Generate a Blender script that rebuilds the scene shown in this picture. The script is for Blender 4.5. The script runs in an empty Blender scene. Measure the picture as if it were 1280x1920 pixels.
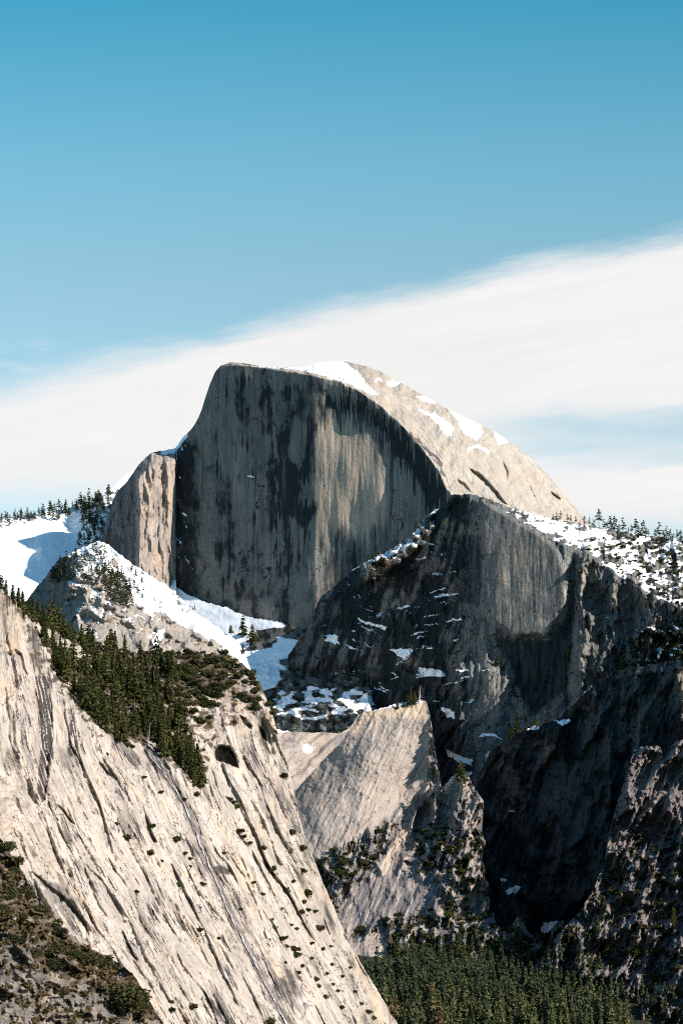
import bpy, math, random
import numpy as np
from mathutils import Vector

random.seed(11)
RNG = np.random.default_rng(11)
SC = bpy.context.scene
COL = SC.collection
F = 4861.0          # focal length in photo pixels; the camera looks level, with a vertical shift
HZ = 1575.0         # photo row of the horizon
CX = 640.0

# ------------------------------------------------------------------ camera, light, sky
cam_d = bpy.data.cameras.new('camera')
cam = bpy.data.objects.new('camera', cam_d)
COL.objects.link(cam)
cam.location = (0, 0, 0)
cam.rotation_euler = (math.radians(90), 0, 0)
cam_d.sensor_fit = 'HORIZONTAL'
cam_d.sensor_width = 36.0
cam_d.lens = 36.0 * F / 1280.0
SHIFT_K = 1.0
cam_d.shift_y = (HZ - 960.0) / 1920.0 * 1.5 * SHIFT_K
cam_d.sensor_fit = 'HORIZONTAL'
cam_d.clip_start = 1.0
cam_d.clip_end = 120000.0
SC.camera = cam

SUN_EL = math.radians(29)
SUN_H = Vector((0.80, -0.60)).normalized()
SUN = Vector((SUN_H.x * math.cos(SUN_EL), SUN_H.y * math.cos(SUN_EL), math.sin(SUN_EL)))
sl = bpy.data.lights.new('sun', 'SUN')
sl.energy = 5.0
sl.angle = math.radians(0.5)
sl.color = (1.0, 0.90, 0.82)
so = bpy.data.objects.new('sun', sl)
COL.objects.link(so)
so.rotation_euler = SUN.to_track_quat('Z', 'Y').to_euler()

SC.view_settings.view_transform = 'Standard'
SC.view_settings.look = 'None'
SC.view_settings.exposure = 0.82
SC.cycles.diffuse_bounces = 2
SC.cycles.use_denoising = False
SC.cycles.filter_width = 1.1
SC.view_settings.gamma = 1.0


class NT:
    """small helper to write node trees"""
    def __init__(s, tree):
        s.t = tree
        s.t.nodes.clear()

    def n(s, kind, **kw):
        nd = s.t.nodes.new(kind)
        for k, v in kw.items():
            setattr(nd, k, v)
        return nd

    def put(s, sock, v):
        if isinstance(v, bpy.types.NodeSocket):
            s.t.links.new(v, sock)
        elif v is not None:
            try:
                sock.default_value = v
            except Exception:
                sock.default_value = (v[0], v[1], v[2], 1.0) if hasattr(v, '__len__') else (v, v, v)

    def m(s, op, a, b=None, c=None, clamp=False):
        nd = s.n('ShaderNodeMath', operation=op, use_clamp=clamp)
        s.put(nd.inputs[0], a)
        s.put(nd.inputs[1], b)
        s.put(nd.inputs[2], c)
        return nd.outputs[0]

    def vm(s, op, a, b=None):
        nd = s.n('ShaderNodeVectorMath', operation=op)
        s.put(nd.inputs[0], a)
        if b is not None:
            s.put(nd.inputs[1], b)
        return nd.outputs[0]

    def mix(s, f, a, b, blend='MIX'):
        nd = s.n('ShaderNodeMix', data_type='RGBA', blend_type=blend)
        nd.clamp_factor = True
        s.put(nd.inputs[0], f)
        for sock, v in ((nd.inputs[6], a), (nd.inputs[7], b)):
            if not isinstance(v, bpy.types.NodeSocket):
                v = (v[0], v[1], v[2], 1.0)
            s.put(sock, v)
        return nd.outputs[2]

    def ss(s, x, lo, hi):
        nd = s.n('ShaderNodeMapRange', interpolation_type='SMOOTHSTEP')
        s.put(nd.inputs[0], x)
        s.put(nd.inputs[1], lo)
        s.put(nd.inputs[2], hi)
        nd.inputs[3].default_value = 0.0
        nd.inputs[4].default_value = 1.0
        return nd.outputs[0]

    def noise(s, vec, scale, detail=5, rough=0.55, dist=0.0):
        nd = s.n('ShaderNodeTexNoise')
        s.put(nd.inputs['Vector'], vec)
        nd.inputs['Scale'].default_value = scale
        nd.inputs['Detail'].default_value = detail
        nd.inputs['Roughness'].default_value = rough
        nd.inputs['Distortion'].default_value = dist
        return nd.outputs[0]

    def ramp(s, f, stops, interp='LINEAR'):
        nd = s.n('ShaderNodeValToRGB')
        e = nd.color_ramp.elements
        nd.color_ramp.interpolation = interp
        while len(e) < len(stops):
            e.new(0.5)
        for el, (p, c) in zip(e, stops):
            el.position = p
            el.color = (c[0], c[1], c[2], 1) if hasattr(c, '__len__') else (c, c, c, 1)
        s.put(nd.inputs[0], f)
        return nd.outputs[0]


def make_world():
    w = bpy.data.worlds.new('World')
    SC.world = w
    w.use_nodes = True
    t = NT(w.node_tree)
    out = t.n('ShaderNodeOutputWorld')
    sky = t.n('ShaderNodeTexSky')
    sky.sky_type = 'NISHITA'
    sky.sun_disc = False
    sky.sun_elevation = SUN_EL
    sky.sun_rotation = math.atan2(SUN_H.x, SUN_H.y)
    sky.altitude = 1500
    sky.air_density = 1.0
    sky.dust_density = 0.6
    sky.ozone_density = 1.0
    tc = t.n('ShaderNodeTexCoord')
    sep = t.n('ShaderNodeSeparateXYZ')
    t.put(sep.inputs[0], tc.outputs['Generated'])
    yy = t.m('MAXIMUM', sep.outputs[1], 0.05)
    u = t.m('MULTIPLY_ADD', t.m('DIVIDE', sep.outputs[0], yy), F / 1280.0, 0.5)      # azimuth
    v = t.m('MULTIPLY_ADD', t.m('DIVIDE', sep.outputs[2], yy), -F / 1920.0, HZ / 1920.0)  # elevation
    fwd = t.ss(sep.outputs[1], 0.3, 0.8)
    # the blue of the sky: paler and greener towards the horizon
    tint = t.ramp(t.m('MULTIPLY_ADD', v, 0.5, 0.5), SKY_TINT)
    skyc = t.mix(1.0, sky.outputs[0], tint, 'MULTIPLY')
    bg = t.n('ShaderNodeBackground')
    # cloud bank
    cmb = t.n('ShaderNodeCombineXYZ')
    t.put(cmb.inputs[0], t.m('MULTIPLY', u, 1.0))
    t.put(cmb.inputs[1], t.m('MULTIPLY', v, 6.0))
    n1 = t.noise(cmb.outputs[0], 1.6, 6, 0.6)
    n2 = t.noise(cmb.outputs[0], 5.0, 7, 0.62)
    n3 = t.noise(cmb.outputs[0], 16.0, 6, 0.6)
    nn = t.m('ADD', t.m('MULTIPLY', t.m('SUBTRACT', n1, 0.5), 0.035), t.m('MULTIPLY', t.m('SUBTRACT', n2, 0.5), 0.018))
    nn = t.m('ADD', nn, t.m('MULTIPLY', t.m('SUBTRACT', n3, 0.5), 0.008))
    top = t.ramp(u, [(0.0, .366), (.08, .352), (.16, .342), (.31, .328), (.39, .308), (.5, .289), (.61, .279), (.70, .269),
                     (.78, .255), (.86, .247), (.94, .236), (1.0, .226)])
    cm2 = t.n('ShaderNodeCombineXYZ')
    t.put(cm2.inputs[0], t.m('MULTIPLY', u, 1.0))
    t.put(cm2.inputs[1], t.m('MULTIPLY', t.m('MULTIPLY_ADD', u, 0.125, v), 16.0))
    f1 = t.noise(cm2.outputs[0], 2.2, 8, 0.68, 0.6)
    f2 = t.noise(cm2.outputs[0], 7.0, 7, 0.68, 0.4)
    nn = t.m('ADD', nn, t.m('ADD', t.m('MULTIPLY', t.m('SUBTRACT', f1, 0.5), 0.028), t.m('MULTIPLY', t.m('SUBTRACT', f2, 0.5), 0.014)))
    d = t.m('ADD', t.m('SUBTRACT', v, top), nn)
    c1 = t.ss(d, -0.012, t.m('MULTIPLY_ADD', t.ss(u, 0.0, 0.35), -0.022, 0.045))
    # thin blue gap at right between two banks
    gv = t.m('ABSOLUTE', t.m('ADD', t.m('SUBTRACT', v, t.m('MULTIPLY_ADD', u, -0.012, 0.437)), t.m('MULTIPLY', nn, 1.3)))
    gap = t.m('MULTIPLY', t.m('SUBTRACT', 1.0, t.ss(gv, 0.010, 0.040)), t.ss(u, 0.62, 0.86))
    streak = t.ss(n2, 0.35, 0.65)
    gap = t.m('MULTIPLY', gap, t.m('MULTIPLY_ADD', streak, 0.22, 0.50))
    # clouds end in clear air just above the skyline
    bot_r = t.m('MULTIPLY', t.ss(t.m('ADD', v, nn), 0.490, 0.520), t.ss(u, 0.7, 0.8))
    bot_l = t.m('MULTIPLY', t.ss(t.m('ADD', v, nn), 0.455, 0.515), t.m('SUBTRACT', 1.0, t.ss(u, 0.12, 0.3)))
    bot = t.m('MAXIMUM', t.m('MULTIPLY', bot_r, 0.75), t.m('MULTIPLY', bot_l, 0.85))
    c = t.m('MULTIPLY', c1, t.m('MULTIPLY', t.m('SUBTRACT', 1.0, gap), t.m('SUBTRACT', 1.0, bot)))
    # wisps over the top of the bank on the left
    wn = t.m('MULTIPLY', t.ss(n2, 0.45, 0.75), t.m('MULTIPLY', t.ss(v, 0.322, 0.345), t.m('SUBTRACT', 1.0, t.ss(u, 0.05, 0.2))))
    c = t.m('MAXIMUM', c, t.m('MULTIPLY', wn, 0.55))
    c = t.m('MULTIPLY', c, fwd)
    soft = t.m('ADD', t.m('MULTIPLY_ADD', t.m('SUBTRACT', n1, 0.5), 0.10, 1.0), t.m('MULTIPLY', t.m('SUBTRACT', f1, 0.5), 0.12))
    c = t.m('MULTIPLY', c, t.m('MULTIPLY_ADD', t.ss(f1, 0.30, 0.62), t.m('MULTIPLY_ADD', t.ss(u, 0.45, 0.8), 0.05, 0.03), t.m('MULTIPLY_ADD', t.ss(u, 0.45, 0.8), -0.05, 0.97)))
    cl = t.n('ShaderNodeMix', data_type='RGBA', blend_type='MULTIPLY')
    cl.inputs[0].default_value = 1.0
    cl.inputs[6].default_value = CLOUD + (1,)
    t.put(cl.inputs[7], soft)
    colr = t.mix(c, skyc, cl.outputs[2])
    t.put(bg.inputs[0], colr)
    bg.inputs[1].default_value = 0.0905
    t.put(out.inputs[0], bg.outputs[0])


SKY_TINT = [(0.0, (0.54, 0.98, 1.08)), (0.40, (0.36, 0.90, 0.96)), (0.5, (0.25, 0.90, 0.85)), (0.583, (0.63, 1.02, 0.88)), (0.635, (0.82, 0.985, 0.82)), (0.76, (0.95, 0.97, 0.84))]
CLOUD = (5.7, 5.65, 5.6)
make_world()


# ------------------------------------------------------------------ numeric noise
_tab = np.random.default_rng(5)
_ANG = _tab.random((1024, 1024)).astype(np.float32) * np.float32(2 * np.pi)
GX = np.cos(_ANG).ravel()
GY = np.sin(_ANG).ravel()
H1 = _tab.random(4096)


def n2(x, y, seed=0):
    x, y = np.broadcast_arrays(np.asarray(x, np.float32), np.asarray(y, np.float32))
    xf = np.floor(x)
    yf = np.floor(y)
    fx = x - xf
    fy = y - yf
    xi = xf.astype(np.int32) + seed * 131
    yi = yf.astype(np.int32) + seed * 57
    ux = fx * fx * fx * (fx * (fx * 6 - 15) + 10)
    uy = fy * fy * fy * (fy * (fy * 6 - 15) + 10)
    x0 = xi & 1023
    x1 = (xi + 1) & 1023
    y0 = (yi & 1023) << 10
    y1 = ((yi + 1) & 1023) << 10

    def g(i, dx, dy):
        return GX[i] * dx + GY[i] * dy
    a = g(x0 + y0, fx, fy)
    b = g(x1 + y0, fx - 1, fy)
    c = g(x0 + y1, fx, fy - 1)
    d = g(x1 + y1, fx - 1, fy - 1)
    a = a + ux * (b - a)
    c = c + ux * (d - c)
    return 1.5 * (a + uy * (c - a))


def fbm(x, y, seed=0, octv=5, gain=0.5):
    r = 0
    a = 1.0
    for i in range(octv):
        r = r + a * n2(x, y, seed + i * 17)
        x, y = (x * 0.86 - y * 0.51) * 2.03 + 3.7, (x * 0.51 + y * 0.86) * 2.03 + 1.3
        a *= gain
    return r


def ridged(x, y, seed=0, octv=5, gain=0.5):
    r = 0
    a = 1.0
    w = 1.0
    for i in range(octv):
        s = 1 - np.abs(n2(x, y, seed + i * 17)) * 1.6
        s = np.clip(s, 0, 1) ** 2
        r = r + a * s * w
        w = np.clip(s * 1.6, 0, 1)
        x, y = (x * 0.86 - y * 0.51) * 2.03 + 3.7, (x * 0.51 + y * 0.86) * 2.03 + 1.3
        a *= gain
    return r


def h1(i, seed):
    return H1[(i.astype(np.int32) * 37 + seed * 101) & 4095]


def slabs(c, a, P, sharp=0.08, seed=0, warp=0.6):
    """overlapping rock sheets: a slow ramp across, then a sudden step; c runs across, a along the sheets"""
    w = c / P + warp * n2(c / (P * 2.2), a / (P * 5), seed) + 0.15 * n2(c / P * 2, a / (P * 1.4), seed + 3)
    i = np.floor(w)
    fr = w - i
    amp = np.clip(0.15 + 1.0 * h1(i, seed + 5) + 1.5 * n2(i * 7.31 + 0.5, a / (P * 3.0), seed + 9), 0, 2.2)
    sh = sharp * (0.6 + 0.9 * h1(i, seed + 6))
    h = np.where(fr < 1 - sh, fr / (1 - sh), (1 - fr) / sh)
    return h * amp


def sstep(x, a, b):
    t = np.clip((np.asarray(x) - a) / (b - a), 0, 1)
    return t * t * (3 - 2 * t)


def seams(x, y, ax, ay, w, seed):
    """thin joints: 1 on the line, 0 off it"""
    q = np.abs(fbm(x / ax + 0.25 * fbm(x / 14, y / 14, seed + 1, 2), y / ay, seed, 3, 0.5))
    return sstep(q, w, w * 0.25) * sstep(fbm(x / (ax * 3), y / (ay * 0.6), seed + 2, 3), -0.15, 0.2)


def seg_dist(px, py, pts, closed):
    d = np.full(px.shape, 1e9)
    n = len(pts)
    for i in range(n if closed else n - 1):
        x0, y0 = pts[i]
        x1, y1 = pts[(i + 1) % n]
        dx, dy = x1 - x0, y1 - y0
        t = np.clip(((px - x0) * dx + (py - y0) * dy) / (dx * dx + dy * dy + 1e-9), 0, 1)
        d = np.minimum(d, (px - x0 - t * dx) ** 2 + (py - y0 - t * dy) ** 2)
    return np.sqrt(d)


def sd(px, py, pts):
    """signed distance to a polygon, positive inside"""
    ins = np.zeros(px.shape, bool)
    n = len(pts)
    for i in range(n):
        x0, y0 = pts[i]
        x1, y1 = pts[(i + 1) % n]
        if y0 == y1:
            continue
        c = ((y0 > py) != (y1 > py)) & (px < (x1 - x0) * (py - y0) / (y1 - y0) + x0)
        ins ^= c
    d = seg_dist(px, py, pts, True)
    return np.where(ins, d, -d)


def pin(px, py, pts, f=4.0):
    """1 inside the polygon, 0 outside, feathered"""
    xs = [p[0] for p in pts]
    ys = [p[1] for p in pts]
    m = (px > min(xs) - f) & (px < max(xs) + f) & (py > min(ys) - f) & (py < max(ys) + f)
    r = np.zeros(px.shape)
    if m.any():
        r[m] = sstep(sd(px[m], py[m], pts), -f, f)
    return r


def lin(pts):
    xs = np.array([p[0] for p in pts], float)
    ys = np.array([p[1] for p in pts], float)
    return lambda x: np.interp(x, xs, ys)


def smooth(pts):
    """monotone cubic through the points"""
    xs = np.array([p[0] for p in pts], float)
    ys = np.array([p[1] for p in pts], float)
    h = np.diff(xs)
    dl = np.diff(ys) / h
    m = np.zeros(len(xs))
    m[1:-1] = np.where(dl[:-1] * dl[1:] > 0, 2 * dl[:-1] * dl[1:] / (dl[:-1] + dl[1:] + 1e-12), 0)
    m[0], m[-1] = dl[0], dl[-1]

    def f(x):
        x = np.clip(x, xs[0], xs[-1])
        i = np.clip(np.searchsorted(xs, x) - 1, 0, len(h) - 1)
        t = (x - xs[i]) / h[i]
        return ((2 * t ** 3 - 3 * t ** 2 + 1) * ys[i] + (t ** 3 - 2 * t ** 2 + t) * h[i] * m[i]
                + (-2 * t ** 3 + 3 * t ** 2) * ys[i + 1] + (t ** 3 - t ** 2) * h[i] * m[i + 1])
    return f


def tps(ctrl):
    """smooth surface through (px, py, value)"""
    c = np.array(ctrl, float)
    P = c[:, :2] / 300.0
    n = len(c)

    def k(r2):
        return 0.5 * r2 * np.log(r2 + 1e-12)
    r2 = ((P[:, None] - P[None]) ** 2).sum(-1)
    A = np.zeros((n + 3, n + 3))
    A[:n, :n] = k(r2) + 1e-4 * np.eye(n)
    A[:n, n] = 1
    A[:n, n + 1:] = P
    A[n, :n] = 1
    A[n + 1:, :n] = P.T
    s = np.linalg.solve(A, np.concatenate([c[:, 2], np.zeros(3)]))

    def f(px, py):
        x = px / 300.0
        y = py / 300.0
        r = s[n] + s[n + 1] * x + s[n + 2] * y
        for i in range(n):
            r = r + s[i] * k((x - P[i, 0]) ** 2 + (y - P[i, 1]) ** 2)
        return r
    return f


# ------------------------------------------------------------------ materials
def rock_mat(name, dark, light, streak=0.5, sc=1.0, bump=1.0, stain=(0.03, 0.032, 0.036), warm=(0.36, 0.28, 0.20),
             soil=(0.06, 0.048, 0.03), along=0.10, crack=0.5, pale=(0.55, 0.5, 0.43), snow_rough=0.35):
    mt = bpy.data.materials.new(name)
    mt.use_nodes = True
    t = NT(mt.node_tree)
    out = t.n('ShaderNodeOutputMaterial')
    b = t.n('ShaderNodeBsdfPrincipled')
    b.inputs['Specular IOR Level'].default_value = 0.15
    fl = t.n('ShaderNodeAttribute', attribute_name='flow')
    mk = t.n('ShaderNodeAttribute', attribute_name='mask')
    ob = t.n('ShaderNodeTexCoord').outputs['Object']
    sep = t.n('ShaderNodeSeparateColor')
    t.put(sep.inputs[0], mk.outputs['Color'])
    snow, stn_shade, wrm, soi = sep.outputs[0], sep.outputs[1], sep.outputs[2], mk.outputs['Alpha']
    fv = t.vm('MULTIPLY', fl.outputs['Vector'], (1.0, along, 1.0))
    fv2 = t.vm('MULTIPLY', fl.outputs['Vector'], (1.0, 0.35, 1.0))
    big = t.noise(ob, 0.007 / sc, 6, 0.6)
    mid = t.noise(ob, 0.035 / sc, 6, 0.65)
    fine = t.noise(ob, 0.16 / sc, 5, 0.7)
    s1 = t.noise(fv, 0.05 / sc, 6, 0.7, 0.3)
    s2 = t.noise(fv, 0.19 / sc, 5, 0.65, 0.4)
    s3 = t.noise(fv, 0.62 / sc, 4, 0.65, 0.3)
    val = t.m('ADD', t.m('MULTIPLY', t.m('ADD', t.m('MULTIPLY', s1, 0.42), t.m('ADD', t.m('MULTIPLY', s2, 0.33), t.m('MULTIPLY', s3, 0.25))), streak),
              t.m('MULTIPLY', t.m('ADD', t.m('ADD', t.m('MULTIPLY', big, 0.35), t.m('MULTIPLY', mid, 0.35)), t.m('MULTIPLY', fine, 0.3)), 1 - streak))
    col = t.ramp(val, [(0.37, dark), (0.49, tuple((a + c) / 2 for a, c in zip(dark, light))), (0.60, light)])
    # mineral tints in broad patches
    tn = t.noise(ob, 0.012 / sc, 4, 0.6)
    col = t.mix(t.m('MULTIPLY', t.ss(tn, 0.50, 0.72), 0.40), col, (light[0] * 1.05, light[1] * 0.86, light[2] * 0.66))
    col = t.mix(t.m('MULTIPLY', t.ss(s2, 0.56, 0.72), 0.45), col, pale)
    # thin dark cracks and seams, along the sheets and across them
    w1 = t.m('ABSOLUTE', t.m('SUBTRACT', t.noise(fv, 0.030 / sc, 5, 0.6, 0.6), 0.5))
    w2 = t.m('ABSOLUTE', t.m('SUBTRACT', t.noise(fv2, 0.022 / sc, 6, 0.62, 0.5), 0.5))
    gate = t.ss(mid, 0.42, 0.6)
    ck = t.m('MULTIPLY', t.m('SUBTRACT', 1.0, t.ss(w1, 0.0, 0.014)), gate)
    ck2 = t.m('MULTIPLY', t.m('SUBTRACT', 1.0, t.ss(w2, 0.0, 0.009)), t.ss(big, 0.40, 0.62))
    ckk = t.m('MULTIPLY', t.m('MAXIMUM', ck, ck2), crack)
    col = t.mix(ckk, col, (dark[0] * 0.3, dark[1] * 0.3, dark[2] * 0.3))
    # weather stains and painted shade, tan tint and painted sunlight, soil
    st = t.ss(t.m('ADD', stn_shade, t.m('MULTIPLY', t.m('SUBTRACT', t.m('ADD', t.m('MULTIPLY', s1, 0.40), t.m('ADD', t.m('MULTIPLY', s2, 0.35), t.m('MULTIPLY', s3, 0.25))), 0.5), 2.4)), 0.22, 0.85)
    st = t.m('MULTIPLY', st, t.ss(stn_shade, 0.02, 0.2))
    col = t.mix(t.m('MULTIPLY', st, 0.92), col, stain)
    wm = t.ss(t.m('ADD', wrm, t.m('MULTIPLY', t.m('SUBTRACT', s1, 0.5), 1.2)), 0.3, 0.9)
    col = t.mix(t.m('MULTIPLY', wm, t.ss(wrm, 0.02, 0.2)), col, warm)
    sl_ = t.ss(t.m('ADD', soi, t.m('MULTIPLY', t.m('SUBTRACT', mid, 0.5), 1.4)), 0.35, 0.65)
    sl_ = t.m('MULTIPLY', sl_, t.ss(soi, 0.02, 0.15))
    scol = t.mix(fine, tuple(0.55 * a for a in soil), tuple(1.5 * a for a in soil))
    col = t.mix(sl_, col, scol)
    # snow, with a ragged edge
    sn = t.m('ADD', snow, t.m('ADD', t.m('MULTIPLY', t.m('SUBTRACT', mid, 0.5), snow_rough), t.m('MULTIPLY', t.m('SUBTRACT', fine, 0.5), snow_rough)))
    sm = t.m('MULTIPLY', t.ss(sn, 0.41, 0.60), t.ss(snow, 0.05, 0.2))
    col = t.mix(sm, col, (0.86, 0.87, 0.88))
    t.put(b.inputs['Base Color'], col)
    t.put(b.inputs['Roughness'], t.m('MULTIPLY_ADD', sm, -0.3, 0.92))
    hgt = t.m('ADD', t.m('MULTIPLY', s2, 0.35), t.m('ADD', t.m('MULTIPLY', fine, 0.4), t.m('MULTIPLY', mid, 0.8)))
    hgt = t.m('SUBTRACT', hgt, t.m('MULTIPLY', ckk, 0.3))
    hgt = t.m('MULTIPLY', hgt, t.m('MULTIPLY_ADD', sm, -0.85, 1.0))
    bp = t.n('ShaderNodeBump')
    bp.inputs['Strength'].default_value = 0.9
    bp.inputs['Distance'].default_value = 5.0 * bump * sc
    t.put(bp.inputs['Height'], hgt)
    t.put(b.inputs['Normal'], bp.outputs[0])
    t.put(out.inputs[0], b.outputs[0])
    return mt


def leaf_mat(name, c1, c2, var=0.5, trans=0.2):
    mt = bpy.data.materials.new(name)
    mt.use_nodes = True
    t = NT(mt.node_tree)
    out = t.n('ShaderNodeOutputMaterial')
    oi = t.n('ShaderNodeObjectInfo')
    geo = t.n('ShaderNodeNewGeometry')
    r = t.m('ADD', t.m('MULTIPLY', oi.outputs['Random'], var), t.m('MULTIPLY', geo.outputs['Random Per Island'], 1 - var))
    col = t.mix(r, c1, c2)
    d = t.n('ShaderNodeBsdfDiffuse')
    tr = t.n('ShaderNodeBsdfTranslucent')
    t.put(d.inputs[0], col)
    t.put(tr.inputs[0], col)
    ms = t.n('ShaderNodeMixShader')
    ms.inputs[0].default_value = trans
    t.put(ms.inputs[1], d.outputs[0])
    t.put(ms.inputs[2], tr.outputs[0])
    t.put(out.inputs[0], ms.outputs[0])
    return mt


def plain_mat(name, c1, c2, scale):
    mt = bpy.data.materials.new(name)
    mt.use_nodes = True
    t = NT(mt.node_tree)
    out = t.n('ShaderNodeOutputMaterial')
    b = t.n('ShaderNodeBsdfPrincipled')
    b.inputs['Roughness'].default_value = 0.9
    nz = t.noise(t.n('ShaderNodeTexCoord').outputs['Object'], scale, 5, 0.6)
    t.put(b.inputs['Base Color'], t.mix(nz, c1, c2))
    t.put(out.inputs[0], b.outputs[0])
    return mt


# ------------------------------------------------------------------ rock masses
def tag(o, label=None, cat=None, group=None, kind=None):
    for k, v in (('label', label), ('category', cat), ('group', group), ('kind', kind)):
        if v:
            o[k] = v
    return o


def link_mesh(name, V, faces, mat, parent=None, attrs=None, smooth_sh=True):
    """faces: (n,4) or (n,3) int array"""
    me = bpy.data.meshes.new(name)
    V = np.ascontiguousarray(V, np.float32)
    faces = np.ascontiguousarray(faces, np.int32)
    nf, k = faces.shape
    me.vertices.add(len(V))
    me.vertices.foreach_set('co', V.ravel())
    me.loops.add(nf * k)
    me.loops.foreach_set('vertex_index', faces.ravel())
    me.polygons.add(nf)
    me.polygons.foreach_set('loop_start', np.arange(0, nf * k, k, dtype=np.int32))
    me.polygons.foreach_set('loop_total', np.full(nf, k, np.int32))
    me.polygons.foreach_set('use_smooth', np.full(nf, smooth_sh, bool))
    for an, (ty, arr) in (attrs or {}).items():
        at = me.attributes.new(an, ty, 'POINT')
        at.data.foreach_set('color' if ty == 'FLOAT_COLOR' else 'vector', np.ascontiguousarray(arr, np.float32).ravel())
    me.update()
    me.validate()
    me.materials.append(mat)
    o = bpy.data.objects.new(name, me)
    COL.objects.link(o)
    if parent:
        o.parent = parent
    return o


MASS = {}


class Mass:
    """A body of rock or ground: its surface is sampled where it is seen, at real distances, and closed behind its skyline."""

    def __init__(s, key, x0, x1, top, bottom, res=1.5, rough=(2.0, 9.0), back=(500, 260), seed=1, warp=None):
        s.key, s.x0, s.x1, s.seed, s.back = key, x0, x1, seed, back
        s.nx = int((x1 - x0) / res) + 1
        xs = np.linspace(x0, x1, s.nx)
        t = top(xs)
        t = t + rough[0] * fbm(xs / rough[1], xs * 0 + seed * 3.1, seed, 4, 0.6)
        bt = bottom(xs) if callable(bottom) else np.full(s.nx, float(bottom))
        s.res, s.y0 = res, float(np.min(t))
        s.nv = int((np.max(bt) - s.y0) / res) + 2
        yg = (s.y0 + np.arange(s.nv) * res)[:, None]
        s.top, s.bot = t, bt
        s.PX = np.broadcast_to(xs, (s.nv, s.nx)).copy()
        s.PY = np.clip(yg, t, bt)
        if warp:
            wx, ww, wa, wl = warp
            s.PX = s.PX + wa * fbm(s.PY / wl, s.PX * 0 + seed, seed + 2, 4, 0.6) * np.exp(-((s.PX - wx) / ww) ** 2)
        s.DT = s.PY - t           # rows below the skyline
        s.snow = np.zeros_like(s.PX)
        s.stain = np.zeros_like(s.PX)
        s.warm = np.zeros_like(s.PX)
        s.soil = np.zeros_like(s.PX)
        s.C = s.PX
        s.A = s.PY
        s.part = None
        MASS[key] = s

    def normals(s):
        X, Y, Z = s.world()
        du = np.stack([np.gradient(a, axis=1) for a in (X, Y, Z)], -1)
        dv = np.stack([np.gradient(a, axis=0) for a in (X, Y, Z)], -1)
        n = np.cross(dv, du)
        n /= np.linalg.norm(n, axis=-1, keepdims=True) + 1e-9
        f = np.sign(-n[..., 1:2])
        f[f == 0] = 1
        return n * f

    def world(s):
        return (s.PX - CX) / F * s.Y, s.Y, (HZ - s.PY) / F * s.Y

    def at(s, px, py):
        i = int(round((px - s.x0) / (s.x1 - s.x0) * (s.nx - 1)))
        i = min(max(i, 0), s.nx - 1)
        j = int(round((max(py, s.top[i] + 0.5) - s.y0) / s.res))
        j = min(max(j, 0), s.nv - 1)
        Y = s.Y[j, i]
        return Vector(((s.PX[j, i] - CX) / F * Y, Y, (HZ - s.PY[j, i]) / F * Y)), Y

    def build(s, name, mat, label, cat, kind='structure', parts=None, mpp=None):
        X, Y, Z = s.world()
        nb = 7
        bl, bd = s.back
        rows = []
        for i in range(nb, 0, -1):
            q = i / nb
            rows.append(np.stack([X[0] * (1 + q * bl / Y[0] * 0.3), Y[0] + bl * q, Z[0] - bd * (q ** 1.6) - 1.5 * q], -1))
        V = np.concatenate([np.stack(rows), np.stack([X, Y, Z], -1)], 0)
        nv = s.nv + nb

        def ext(a):
            return np.concatenate([np.repeat(a[:1], nb, 0), a], 0)
        m = (Y.mean() / F) if mpp is None else mpp
        flow = np.stack([ext(s.C) * m, ext(s.A) * m, np.zeros((nv, s.nx))], -1)
        mask = np.stack([ext(s.snow), ext(s.stain), ext(s.warm), ext(s.soil)], -1)
        idx = np.arange(nv * s.nx).reshape(nv, s.nx)
        fc = np.stack([idx[:-1, :-1], idx[1:, :-1], idx[1:, 1:], idx[:-1, 1:]], -1)
        py = np.concatenate([np.repeat(s.PY[:1], nb, 0) - np.arange(nb, 0, -1)[:, None], s.PY], 0)
        live = (np.maximum(np.maximum(py[1:, 1:], py[1:, :-1]), 0) - np.minimum(py[:-1, 1:], py[:-1, :-1])) > 1e-6
        if parts is None:
            fc = fc[live]
            o = link_mesh(name, V.reshape(-1, 3), fc.reshape(-1, 4), mat, None,
                          {'mask': ('FLOAT_COLOR', mask), 'flow': ('FLOAT_VECTOR', flow)})
            return tag(o, label, cat, None, kind)
        root = bpy.data.objects.new(name, None)
        COL.objects.link(root)
        tag(root, label, cat, None, kind)
        pid = ext(s.part)
        pf = pid[1:, 1:]
        for k, (pn, pl) in enumerate(parts):
            sel = fc[(pf == k) & live]
            u, inv = np.unique(sel, return_inverse=True)
            o = link_mesh(pn, V.reshape(-1, 3)[u], inv.reshape(-1, 4), mat[k] if isinstance(mat, list) else mat, root,
                          {'mask': ('FLOAT_COLOR', mask.reshape(-1, 4)[u]), 'flow': ('FLOAT_VECTOR', flow.reshape(-1, 3)[u])})
            o['kind'] = kind
            if pl:
                o['label'] = pl
        return root


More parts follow.
